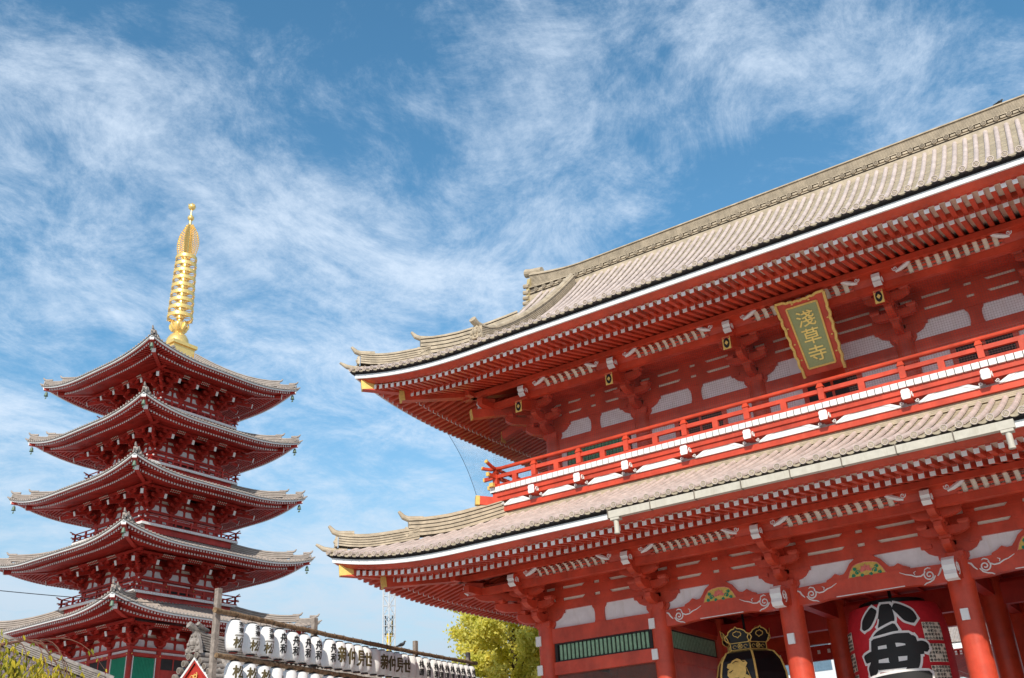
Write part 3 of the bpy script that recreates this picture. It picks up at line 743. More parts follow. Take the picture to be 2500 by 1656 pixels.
for (Z, cu, vs, up) in ((7.07, CU, (0, 4.1, 8.2), False), (13.5, CUU, (.35, 4.1, 7.85), True)):
    for k, bays, F in sides(cu, vs):
        L0, L1 = bays[0][0], bays[-1][1]
        # plaster behind everything, then through beams
        for (a, b) in bays:
            w = MB(); lbox(w, F, a, b, -.09, .035, Z - .02, Z + .60); w.build('plaster_panel', PLAST if True else CREAM, gate)
        cp_ = MB()
        for z in (.83, 1.2): lbox(cp_, F, L0, L1, -.03, .075, Z + z, Z + z + .1)
        cp_.build('cream_strip', CREAM, gate)
        wb = MB()
        for z0, z1 in ((.55, .83), (.92, 1.2), (1.29, 1.9)): lbox(wb, F, L0 - .35, L1 + .35, -.06, .12, Z + z0, Z + z1)
        # purlin on the outer bracket step and ribs with cream between
        pu = MB(); lbox(pu, F, L0 - 2.3, L1 + 2.3, 1.40, 1.60, Z + 1.14, Z + 1.36); pu.build('purlin', RED, gate)
        ou = MB(); lbox(ou, F, L0 - 2.4, L1 + 2.4, 1.86, 2.06, Z + 1.57, Z + 1.735); ou.build('purlin', RED, gate)
        ce = MB(); lbox(ce, F, L0 - 1.4, L1 + 1.4, -.05, 1.45, Z + 1.42, Z + 1.45); ce.build('bracket_ceiling', RED, gate)
        hd = [(c, None) for c in [bays[0][0]] + [b[1] for b in bays]]
        for bi, (a, b) in enumerate(bays):
            blk = wb
            for c in (a, b):
                sg = 1 if c == a else -1
                for z, zz in ((.45, .55), (.83, .92), (1.2, 1.29)):
                    for d in (.0, .62): lbox(blk, F, c + sg * d - .14 if d else c - .14, c + sg * d + .14 if d else c + .14, -.05, .14, Z + z, Z + zz)
                # stepped wall arm with rounded shoulder
                P = lambda x, y, d: F(c + sg * x, d, Z + y)
                blk.prism([(0, .2), (.3, .22), (.46, .25), (.6, .32), (.68, .42), (.72, .48), (.72, .55), (0, .55)], P, -.03, .10)
                blk.prism([(0, .0), (.3, .0), (.38, .12), (.38, .22), (0, .22)], P, -.03, .11)
            mid = (a + b) / 2
            for z, zz in ((.83, .92), (1.2, 1.29)):
                for sg in (-1, 1): lbox(blk, F, mid + sg * .27 - .17, mid + sg * .27 + .17, -.05, .13, Z + z, Z + zz)
                for sg in (-1, 1):                      # chamfered corners of the blocks
                    P = lambda x, y, d: F(mid + sg * x, d, Z + y)
                    blk.prism([(.44, z), (.54, z), (.44, zz)], P, -.05, .12)
            P = lambda x, y, d: F(mid + x, d, Z + y)
            front_inner = (k in (0, 2) and not up and bi in (1, 2, 3))
            if not front_inner:
                st = MB(); st.prism([(-.2, 0), (-.17, .1), (-.165, .3), (-.19, .42), (-.25, .5), (-.25, .55), (.25, .55), (.25, .5), (.19, .42), (.165, .3), (.17, .1), (.2, 0)], P, -.03, .09)
                split_build(st, 'strut', RED, gate)
            else: lotus(gate, F, mid, Z)
            # rib panel
            r = MB(); s0, s1 = a + .78, b - .78
            crv = [(1.56, 1.36), (1.60, 1.45), (1.68, 1.53), (1.77, 1.565), (1.90, 1.59)]
            r.strip([F(s0, d, Z + z) for d, z in crv], [F(s1, d, Z + z) for d, z in crv], 0)
            for e0, e1 in ((a - .0, s0), (s1, b + .0)):
                r.strip([F(e0, d + .02, Z + z) for d, z in crv], [F(e1, d + .02, Z + z) for d, z in crv], 1)
            n = max(4, round((s1 - s0) / .262))
            for i in range(n + 1):
                s = s0 + (s1 - s0) * i / n
                for q in range(len(crv) - 1):
                    (da, za), (db, zb) = crv[q], crv[q + 1]
                    r.add([F(s + x, d + e1, Z + z - e2) for x in (-.06, .06) for (d, z, e1, e2) in ((da, za, 0, 0), (db, zb, 0, 0), (db, zb, .045, .06), (da, za, .06, .02))],
                          [(0, 1, 2, 3), (4, 7, 6, 5), (2, 6, 7, 3), (0, 4, 5, 1)], 1)
            o = r.build('rib_panel', [CREAM, RED], gate, fix=False)
            if k in (0, 3):
                nb = MB()
                for (sx, sg) in ((s0, 1), (s1, -1)):    # white bracket-arm tips with curls either side of the ribs
                    Q = lambda x, y: F(sx + sg * x, 1.90, Z + 1.42 + y)
                    nb.tube([Q(-.24, -.02), Q(-.1, .03), Q(.05, .10), (Q(.2, .2))], [.03, .06, .065, .055], 6, 0)
                    nb.tube([Q(-.24 + a_, .09 + b_) for a_, b_ in spiral(1.3, .012, .075, 14, -1.6, -1)], .016, 5)
                split_build(nb, 'curled_arm_tip', WHITE, gate)

        wb.build('wall_beam', RED, gate)

# lower framing
for k, bays, F in sides(CU, (0, 4.1, 8.2)):
    L0, L1 = bays[0][0], bays[-1][1]
    for bi, (a, b) in enumerate(bays):
        mid = (a + b) / 2; w = b - a
        if k in (0, 2) and bi in (1, 2, 3):
            bm_ = MB(); P = lambda x, y, d: F(mid + x, d, 7.07 + y); h = w / 2 - .26
            up_ = [(h, 0), (h - .3, .012), (h - .9, .03), (0, .045), (-h + .9, .03), (-h + .3, .012), (-h, 0)]
            lo = [(-h, -.47), (-h + .5, -.465), (-h + .75, -.43), (-h + 1.05, -.41), (0, -.40), (h - 1.05, -.41), (h - .75, -.43), (h - .5, -.465), (h, -.47)]
            bm_.prism(lo + up_, P, -.13, .15)
            o = bm_.build('rainbow_beam', RED, gate)
            if k == 0:
                wl = MB(); wl.tube([P(-h + 1.1 + (2 * h - 2.2) * i / 12, -.402, .15) for i in range(13)], .014, 5)
                scroll(wl, lambda x, y, d: F(a + .27 + x, d, 7.07 + y), 1); scroll(wl, lambda x, y, d: F(b - .27 + x, d, 7.07 + y), -1)
                wl.build('white_scrollwork', WHITE, o)
        else:
            tb = MB(); lbox(tb, F, a + .2, b - .2, -.13, .13, 6.61, 7.07); tb.build('tie_beam', RED, gate)
            t2 = MB(); lbox(t2, F, a + .2, b - .2, -.12, .12, 5.66, 6.04); t2.build('tie_beam', RED, gate)
            lt = MB(); x0, x1 = a + .30, b - .30
            lbox(lt, F, x0, x1, -.06, -.02, 6.05, 6.60, 1)
            for (q0, q1, zz0, zz1) in ((x0, x1, 6.045, 6.085), (x0, x1, 6.565, 6.605), (x0, x0 + .09, 6.085, 6.565), (x1 - .09, x1, 6.085, 6.565)): lbox(lt, F, q0, q1, -.02, .08, zz0, zz1, 1)
            n = 22
            for i in range(n):
                s = x0 + .12 + (x1 - x0 - .24) * (i + .5) / n; lbox(lt, F, s - .043, s + .043, -.02, .03, 6.09, 6.56, 0)
            lt.build('lattice_window', [GREEN, DARK], gate)
            if k == 0:
                nm = MB(); A_ = F(a + .3, .0, 0); B_ = F(b - .3, .0, 0)
                nm.add([(A_[0], A_[1], 1.2), (B_[0], B_[1], 1.2), (B_[0], B_[1], 5.66), (A_[0], A_[1], 5.66)], [(0, 1, 2, 3)])
                nm.uv = [(0, 0), (w, w), (w + 4.46, w - 4.46), (4.46, -4.46)]
                nm.build('wire_screen', WMESH, gate)
            else:
                bw = MB(); lbox(bw, F, a + .2, b - .2, -.06, .0, 0, 5.66); bw.build('wall_board', RED, gate)
            ft = MB(); lbox(ft, F, a + .2, b - .2, -.1, .1, .35, 1.2); ft.build('base_wall', RED, gate)
# niche partitions beside the passage, ceiling, inner beams
for sg in (-1, 1):
    x = sg * 6.35
    pw = MB(); pw.box(x - .05, x + .05, .25, 3.85, .35, 6.04); pw.box(x - .1, x + .1, .25, 3.85, 5.66, 6.04); pw.box(x - .1, x + .1, .25, 3.85, 6.62, 7.1); pw.build('partition', RED, gate)
    pl_ = MB(); pl_.box(x - .03, x + .03, .3, 3.8, 6.04, 6.62, 1)
    for i in range(30): pl_.box(x - sg * .05 - .012, x - sg * .03 + .012, .45 + i * .11, .53 + i * .11, 6.09, 6.57, 0)
    pl_.build('lattice_window', [GREEN, DARK], gate)
    bk = MB(); bk.box(min(x, sg * 10.4), max(x, sg * 10.4), 4.0, 4.2, .35, 7.1); bk.build('partition', RED, gate)
    pw = MB(); pw.box(x - .06, x + .06, 4.3, 8.0, .35, 7.1); pw.build('partition', RED, gate)
for sg in (-1, 1):                                      # deep transom at the back of the bays beside the centre
    tb = MB(); tb.box(sg * 4.315 - 1.75, sg * 4.315 + 1.75, 8.1, 8.3, 6.12, 6.62); tb = tb.build('transom_beam', PRED, gate)
    for i in range(9):
        q = MB(); q.box(sg * 4.315 - 1.45 + i * .36 - .05, sg * 4.315 - 1.45 + i * .36 + .05, 8.09, 8.11, 6.34, 6.47); q.build('end_plate', WHITE, tb)
cl_ = MB(); cl_.box(-10.5, 10.5, .1, 8.1, 7.62, 7.72)
for i in range(1, 26): cl_.box(-10.4 + i * .8 - .05, -10.4 + i * .8 + .05, .12, 8.08, 7.54, 7.62)
cl_.build('ceiling', PRED, gate)
ib = MB()
for u in CU[1:-1]: ib.box(u - .14, u + .14, .2, 8.0, 6.75, 7.15)
for v in (4.1,): ib.box(-6.3, 6.3, v - .15, v + .15, 6.5, 7.1)
ib.box(-6.3, 6.3, 2.0, 2.2, 7.2, 7.54); ib.box(-6.3, 6.3, 6.0, 6.2, 7.2, 7.54)
ib.build('inner_beam', PRED, gate)
bs = MB()
for u in (-4.9, -3.4, 3.4, 4.9): bs.tube([(u, 3.96, 6.8), (u, 3.9, 6.8)], [.13, .07], 10)
split_build(bs, 'gilt_rosette', GOLDP, gate)

# upper walls behind the balcony
for k, bays, F in sides(CUU, (.35, 4.1, 7.85)):
    for bi, (a, b) in enumerate(bays):
        w = MB(); lbox(w, F, a + .15, b - .15, -.1, .0, 11.7, 13.0); w.build('plaster_panel', PLAST, gate)
        r = MB(); lbox(r, F, a, b, -.1, .08, 13.0, 13.5); lbox(r, F, a, b, -.1, .06, 11.7, 12.05); r.build('wall_beam', RED, gate)
        mid = (a + b) / 2; g = MB()
        if bi in (0, 4) or k in (1, 3):
            lbox(g, F, a + .5, b - .5, 0, .02, 12.05, 13.0, 1)
            for i in range(18):
                s = a + .55 + (b - a - 1.1) * (i + .5) / 18; lbox(g, F, s - .055, s + .055, .02, .05, 12.05, 13.0, 0)
            g.build('lattice_window', [JADE, DARK], gate)
        else:
            lbox(g, F, mid - .75, mid + .75, 0, .05, 12.05, 13.0, 0); lbox(g, F, mid - .9, mid - .75, 0, .06, 12.05, 13.0, 1); lbox(g, F, mid + .75, mid + .9, 0, .06, 12.05, 13.0, 1); lbox(g, F, mid - .04, mid + .04, .05, .06, 12.05, 13.0, 1)
            split_build(g, 'door', [DARK, RED], gate)

# balcony
AB, BB = 11.62, 5.3                                     # half sizes about (0, 4.1)
bal = MB(); bal.box(-AB + .12, AB - .12, 4.1 - BB + .12, 4.1 + BB - .12, 11.625, 11.825, 0); bal.box(-AB + .02, AB - .02, 4.1 - BB + .02, 4.1 + BB - .02, 11.668, 11.822, 1); balc = bal.build('balcony', [RED, DARK], gate)
def ring(mb, A, B, w, z0, z1, mi=0, cv=4.1):
    mb.box(-A, A, cv - B, cv - B + w, z0, z1, mi); mb.box(-A, A, cv + B - w, cv + B, z0, z1, mi)
    mb.box(-A, -A + w, cv - B + w, cv + B - w, z0, z1, mi); mb.box(A - w, A, cv - B + w, cv + B - w, z0, z1, mi)
sk = MB(); ring(sk, AB - .2, BB - .2, .3, 10.99, 11.17); ring(sk, AB - .12, BB - .12, .3, 11.35, 11.50); ring(sk, AB - .07, BB - .07, .25, 11.50, 11.655); ring(sk, AB - .42, BB - .42, .2, 11.17, 11.35, 1)
sk.build('skirt_beam', [RED, WHITE], balc)
we = MB(); wg = MB()
for k, (L, M) in enumerate(((AB, BB), (BB, AB), (AB, BB), (BB, AB))):
    F = (lambda s, d: (s, 4.1 - BB - d), lambda s, d: (AB + d, 4.1 + s), lambda s, d: (-s, 4.1 + BB + d), lambda s, d: (-AB - d, 4.1 - s))[k]
    n = int(round(2 * L / .212))
    for i in range(n):
        s0 = -L + 2 * L * i / n + .011; s1 = -L + 2 * L * (i + 1) / n - .011
        vs = [(*F(s, d), z) for z in (11.66, 11.83) for (s, d) in ((s0, .0), (s1, .0), (s1, -.2), (s0, -.2))]
        we.add(vs, [(0, 3, 2, 1), (4, 5, 6, 7), (0, 1, 5, 4), (1, 2, 6, 5), (2, 3, 7, 6), (3, 0, 4, 7)])
    # noses, white boards and curls under the edge
    cs = ([CUU[i] for i in range(6)] + [(CUU[i] + CUU[i + 1]) / 2 for i in range(5)]) if k in (0, 2) else [-3.75, -1.9, 0, 1.9, 3.75]
    cs = sorted(cs)
    for s in cs:
        nb = MB(); G = lambda a, b, d: (*F(s + a, d), 11.41 + b)
        nb.prism([(-.1, -.13), (.1, -.13), (.125, -.05), (.11, .02), (.125, .09), (.09, .15), (-.09, .15), (-.125, .09), (-.11, .02), (-.125, -.05)], G, -.35, .10)
        o = nb.build('nose', RED, balc)
        wn = MB(); wn.prism([(-.1, -.13), (.1, -.13), (.125, -.05), (.11, .02), (.125, .09), (.09, .15), (-.09, .15), (-.125, .09), (-.11, .02), (-.125, -.05)], G, .101, .125)
        for sd_ in (-.128, .128): wn.tube([(*F(s + sd_, -.03 + a), 11.42 + b) for a, b in spiral(1.4, .02, .10, 14, 1.)], .018, 5)
        wn.build('white_nose_cap', WHITE, o)
    edges = [-L + .22] + cs + [L - .22]
    for a, b in zip(edges[:-1], edges[1:]):
        if b - a < .9: continue
        wbd = MB(); a1, b1 = a + .22, b - .22
        G = lambda x, y, d: (*F(x, d), 11.17 + y)
        wbd.prism([(a1 + .0, .0), (b1 - .0, .0), (b1 - .36, .18), (a1 + .36, .18)], G, -.30, -.155)
        for x, sg in ((a1, 1), (b1, -1)):
            wbd.prism([(x + sg * .0, .03), (x + sg * .10, .0), (x + sg * .50, .18), (x + sg * .30, .18), (x + sg * .10, .08)], G, -.155, -.14)
            wbd.tube([G(x + sg * (-.01 + q), .10 + y, -.135) for q, y in spiral(1.3, .012, .055, 14, -1.4, -1)], .011, 5)
        wbd.build('white_board', WHITE, balc)
    rl = MB()
    e = .32
    lbox(rl, lambda s, d, z: (*F(s, d), z), -L - .05, L + .05, -.24, -.10, 11.838, 11.95)
    lbox(rl, lambda s, d, z: (*F(s, d), z), -L - e, L + e, -.22, -.12, 12.17, 12.29)
    rl.tube([(*F(s, -.17), z) for s, z in ((-L - e - .05, 12.66), (-L - .05, 12.55), (-L + .4, 12.51), (0, 12.51), (L - .4, 12.51), (L + .05, 12.55), (L + e + .05, 12.66))], .062, 10)
    ps = sorted(set([-L + .17, L - .17] + cs))
    for i, s in enumerate(ps):
        lbox(rl, lambda s_, d, z: (*F(s_, d), z), s - .085, s + .085, -.26, -.08, 11.95, 12.32); 
        rl.add([(*F(s + a * .11, -.17 + b * .11), z) for z, q in ((12.32, 1),) for a, b in ((-1, -1), (1, -1), (1, 1), (-1, 1))] + [(*F(s + a * .06, -.17 + b * .06), 12.46) for a, b in ((-1, -1), (1, -1), (1, 1), (-1, 1))], [(0, 1, 5, 4), (1, 2, 6, 5), (2, 3, 7, 6), (3, 0, 4, 7), (4, 5, 6, 7)])
        if i + 1 < len(ps):
            mm_ = (s + ps[i + 1]) / 2; lbox(rl, lambda s_, d, z: (*F(s_, d), z), mm_ - .09, mm_ + .09, -.23, -.11, 11.95, 12.17)
    rl.build('railing', RED, balc)
    for sg in (-1, 1):                                  # gilt caps on the rail ends
        q = sg * (L + e + .05)
        wg.tube([(*F(q - sg * .02, -.17), 12.657), (*F(q + sg * .03, -.17), 12.675)], .068, 10)
        lbox(wg, lambda s, d, z: (*F(s, d), z), sg * (L + e) - .03, sg * (L + e) + .03, -.225, -.115, 12.165, 12.295)
        lbox(wg, lambda s, d, z: (*F(s, d), z), sg * (L + .1) - .06, sg * (L + .1) + .06, -.25, -.09, 11.83, 11.96)
we.build('white_edge_block', WHITE, balc); split_build(wg, 'gilt_rail_cap', GOLDP, balc)
for du, dv in ((-1, -1), (1, -1), (-1, 1), (1, 1)):     # diagonal corner beam with gilt tip
    cb = MB(); x, y = du * (AB - .3), 4.1 + dv * (BB - .3)
    cb.beam((x, y, 11.33), (x + du * .62, y + dv * .62, 11.40), .2, .3); o = cb.build('corner_beam', RED, balc)
    cg = MB(); cg.beam((x + du * .56, y + dv * .56, 11.393), (x + du * .66, y + dv * .66, 11.404), .21, .31); cg.build('gilt_tip', GOLDP, o)

# gutter over the entrance with two short down pipes
gu = MB(); gv = 4.1 - BLW - .17
for i in range(8):
    a = -5.03 + 10.06 * i / 8; gu.box(a + .008, a + 10.06 / 8 - .008, gv, gv + .16, 8.675, 8.865)
    gu.box(a - .012, a + .012, gv - .015, gv + .16, 8.66, 8.90, 1)
gut = gu.build('gutter', [GUT, TLINE], lroof); gut.location.y -= 4.1
for sg in (-1, 1):
    pp = MB(); x = sg * 4.85; pp.box(x - .13, x + .13, gv + .01, gv + .2, 8.61, 8.673); pp.tube([(x, gv + .1, 8.62), (x, gv + .1, 8.26)], .068, 14); pp.tube([(x, gv + .1, 8.30), (x, gv + .1, 8.25)], .075, 14)
    pp.build('down_pipe', GUT, gut, True)

# bird net hung from the eaves to the balcony
nf = MB(); nf.uv = []
def netquad(pts):
    P = [Vector(p) for p in pts]; n = 10
    for j in (0, 1):
        pass
    w = (P[1] - P[0]).length; h = (P[3] - P[0]).length
    A = []; B = []
    vs = []; uv = []
    for i in range(n + 1):
        t = i / n; sag = .12 * math.sin(math.pi * t)
        a = P[0].lerp(P[3], t); b = P[1].lerp(P[2], t); c = Vector((-7.28 + 7.28, 4.1, 0))
        for q, uu in ((a, 0), (b, w)):
            d = Vector((c.x - q.x, c.y - q.y, 0)).normalized() * sag; vs.append(q + d); uv.append((uu, h * t))
    nf.add(vs, [(2 * i, 2 * i + 1, 2 * i + 3, 2 * i + 2) for i in range(n)]); nf.uv += uv
for q0, q1 in ((-11.6, -.80), (.80, 11.6)): netquad([(q0, -1.25, 14.55), (q1, -1.25, 14.55), (q1, -1.02, 12.0), (q0, -1.02, 12.0)])
netquad([(-14.7, 7.8, 15.2), (-14.7, .4, 15.2), (-12.0, -1.4, 11.5), (-12.0, 9.6, 11.5)])
for pa, pb in (((-14.7, .4, 15.2), (-12.0, -1.4, 11.5)),):
    pa = Vector(pa); pb = Vector(pb); pts = []
    for i in range(11):
        t = i / 10; q = pa.lerp(pb, t); d = Vector((-q.x, 4.1 - q.y, 0)).normalized(); pts.append(q + d * .12 * math.sin(math.pi * t))
    n0 = len(nf.v); nf.tube(pts, .008, 5, 1); nf.uv += [(.001, .001)] * (len(nf.v) - n0)
net = nf.build('bird_net', [NET, CABLE], None, True, fix=False); net.location = (GX, GY, 0)
tag(net, 'fine square mesh bird net stretched from the upper eaves down to the balcony', 'net')

# ------------------------------------------------------------------ name board of the gate
sg_ = thing('sign_board', 'tall red and gold framed name board hanging over the balcony', 'sign', (-7.2, 0, 0))
tilt = math.atan2(27.5 - 26.32, 14.97 - 13.01); Lb = 2.29
def SP(a, b, d):                                        # board coordinates: a across, b up, d towards the viewer
    c, s = math.cos(tilt), math.sin(tilt); return (a, 27.5 - b * s - d * c, 13.01 + b * c - d * s)
fr = MB()
fr.prism([(-.60, 0), (.60, 0), (.70, Lb - .02), (-.70, Lb - .02)], SP, -.02, .05)
frame = fr.build('board_frame', RED, sg_)
gd = MB()
def bars(pts, w, d0, d1, mi=0):
    for (a0, b0), (a1, b1) in zip(pts[:-1], pts[1:]):
        l = math.hypot(a1 - a0, b1 - b0); nx, ny = -(b1 - b0) / l * w / 2, (a1 - a0) / l * w / 2
        gd.prism([(a0 + nx, b0 + ny), (a1 + nx, b1 + ny), (a1 - nx, b1 - ny), (a0 - nx, b0 - ny)], SP, d0, d1, mi)
bars([(-.60, 0), (-.60, .2)], .07, .0, .09)
for sgn in (-1, 1):
    edge = []
    for i in range(25):
        t = i / 24; amp = .022 * math.sin(t * 24 * 1.9) if .08 < t < .84 else 0
        edge.append((sgn * (.60 + .13 * t + amp), Lb * t * 1.01 - .04))
    bars(edge, .075, -.01, .10)
bars([(-.73, Lb - .0)] + [(-.5 + i * .1, Lb - .02 - .05 * math.cos((i - 5) / 5 * math.pi / 2) + .015 * (-1) ** i) for i in range(11)] + [(.73, Lb)], .07, -.01, .10)
bars([(-.40, .20), (.40, .20), (.46, Lb - .22), (-.46, Lb - .22), (-.40, .20)], .05, .05, .085)
for a, b in ((-.52, .5), (-.56, 1.0), (-.6, 1.5), (.52, .5), (.56, 1.0), (.6, 1.5), (-.25, Lb - .13), (.25, Lb - .13)):
    gd.prism([(a - .04, b), (a, b - .02), (a + .04, b), (a, b + .03)], SP, .05, .07)
gd.build('gilt_moulding', GOLDP, frame)
pn = MB(); pn.prism([(-.385, .215), (.385, .215), (.445, Lb - .235), (-.445, Lb - .235)], SP, .05, .062); panel = pn.build('sign_panel', SIGNG, sg_)
lt = MB()
for ch, b in (('淺', 1.66), ('草', 1.13), ('寺', .60)): letter(lt, ch, lambda x, y: SP(x, b + y, .085), .56, .50, .02)
lt.build('gilt_letters', GLYPH, panel)

# ------------------------------------------------------------------ lanterns hanging in the gate
rl_ = thing('red_lantern', 'giant red paper lantern with black brushed town name hanging in the central bay', 'lantern', (GX, 29.8, 0))
def big_r(z):
    t = (z - 3.0) / 3.45                                 # 0 bottom .. 1 top
    return 1.33 * (1 - .42 * max(0., abs(t - .45) - .30) ** 2 / .0625 * .55) ** .5
lb = MB(); prof = []
for i in range(97):
    z = 2.95 + 3.5 * i / 96; prof.append((big_r(z) + (.012 if i % 2 else 0), z))
lb.lathe(prof, 64, 0, 0, 0, True); body = lb.build('lantern_body', LRED, rl_, True)
cp = MB()
for z0, z1, r in ((6.45, 6.62, .86), (2.72, 2.95, .88)): cp.lathe([(r, z0), (r + .03, z0 + .02), (r + .03, z1 - .02), (r, z1)], 40)
split_build(cp, 'black_ring', BLACK, rl_, True)
hk = MB(); hk.tube([(0, 0, 6.6), (0, 0, 7.6)], .05, 8); hk.build('hanger', BLACK, rl_)
def LP(off, a0=0.):
    def P(x, y):
        z = 4.7 + y; a = -math.pi / 2 + a0 + x / 1.33; r = big_r(z) + off
        return (r * math.cos(a), r * math.sin(a), z)
    return P
wl = MB(); kl = MB()
FACE = R_(3)
STROKES = [                                             # (x, z, half width) along every brush stroke
    [(.06, 6.36, .17), (.05, 6.18, .20), (.03, 6.02, .22), (-.03, 5.90, .20), (-.19, 5.80, .05)],
    [(-.30, 6.30, .12), (-.43, 6.12, .16), (-.56, 5.95, .15), (-.66, 5.84, .07)],
    [(.30, 6.33, .10), (.45, 6.22, .15), (.62, 6.06, .19), (.74, 5.94, .13)],
    [(.22, 5.76, .12), (.02, 5.68, .13), (-.24, 5.58, .12), (-.42, 5.50, .05)],
    [(-.38, 5.47, .09), (-.43, 5.2, .10), (-.48, 4.95, .11), (-.58, 4.74, .14), (-.66, 4.62, .05)],
    [(-.40, 5.43, .10), (-.1, 5.45, .11), (.2, 5.48, .12), (.50, 5.44, .15)],
    [(.52, 5.46, .15), (.54, 5.2, .16), (.52, 4.95, .16), (.44, 4.74, .14), (.30, 4.64, .05)],
    [(-.74, 5.05, .11), (-.45, 5.11, .13), (0, 5.13, .12), (.45, 5.15, .14), (.80, 5.20, .17), (.90, 5.14, .08)],
    [(.03, 5.42, .11), (.03, 5.15, .12), (.02, 4.9, .12)],
    [(-.40, 4.82, .09), (.0, 4.80, .08), (.45, 4.82, .09)],
    [(-.62, 4.42, .13), (-.2, 4.46, .13), (.4, 4.48, .14), (.80, 4.44, .16)],
    [(-.56, 4.44, .12), (-.55, 4.1, .12), (-.54, 3.75, .13)], [(.02, 4.42, .12), (.02, 4.1, .12), (.02, 3.75, .12)],
    [(-.5, 4.10, .10), (.0, 4.10, .10)], [(-.54, 3.75, .12), (.02, 3.75, .12)],
    [(.60, 4.42, .14), (.60, 4.0, .14), (.58, 3.6, .15), (.40, 3.45, .07)]]
def brush(mb, st, off, grow):
    pts = [Vector((p[0], p[1], p[2])) for p in st]; fine = []
    for i in range(len(pts) - 1):                        # Catmull-Rom through the stroke
        a, b, c, d = pts[max(i - 1, 0)], pts[i], pts[i + 1], pts[min(i + 2, len(pts) - 1)]
        for q in range(7):
            t = q / 7; fine.append(.5 * ((2 * b) + (c - a) * t + (2 * a - 5 * b + 4 * c - d) * t * t + (3 * b - a - 3 * c + d) * t ** 3))
    fine.append(pts[-1]); P = LP(off, FACE); rows = []
    d0 = (fine[1] - fine[0]); d1 = (fine[-1] - fine[-2])
    d0.z = d1.z = 0; fine = [fine[0] - d0.normalized() * fine[0].z * .35 - Vector((0, 0, fine[0].z * .35)) ] + fine + [fine[-1] + d1.normalized() * fine[-1].z * .45 - Vector((0, 0, fine[-1].z * .4))]
    if grow:
        fine[0] = fine[0] - d0.normalized() * grow; fine[-1] = fine[-1] + d1.normalized() * grow
    for i, p in enumerate(fine):
        d = fine[min(i + 1, len(fine) - 1)] - fine[max(i - 1, 0)]; n = Vector((-d.y, d.x)).normalized(); w = p.z + grow
        rows.append([P(p.x + n.x * w * e, p.y + n.y * w * e - 4.7) for e in (-1, -.5, 0, .5, 1)])
    for r0, r1 in zip(rows[:-1], rows[1:]): mb.strip(r0, r1)
for i, st in enumerate(STROKES):
    g = 0 if i < 3 else (1 if i == 3 else (2 if i < 10 else 3)); o_ = .018 + .014 * g
    brush(wl, st, o_ + .0003 * i, .062); brush(kl, st, o_ + .007 + .0003 * i, 0.)
wl.build('white_letter_outline', PAPER, body, fix=False); kl.build('black_letters', INK, body, fix=False)
for a0, wd in ((.98, .62), (-1.10, .6)):                 # cream patches full of small lettering on both flanks
    for zc in (.92, .36, -.20, -.76, -1.3):
        sm = MB(); sk_ = MB(); n = 8
        A = [LP(.020, a0)(-wd / 2 + wd * i / n, zc - .235) for i in range(n + 1)]; B = [LP(.020, a0)(-wd / 2 + wd * i / n, zc + .235) for i in range(n + 1)]
        sm.strip(A, B); pt = sm.build('name_patch', CREAM, body, fix=False)
        for ci in range(6):
            for ri in range(5):
                if random.random() < .1: continue
                letter(sk_, random.choice('町小舟寺中'), lambda x, y: LP(.028, a0)(x - wd * .42 + ci * wd * .168, zc + .19 - ri * .095 + y), .09, .085, .06)
        sk_.build('small_lettering', INK, body, fix=False)

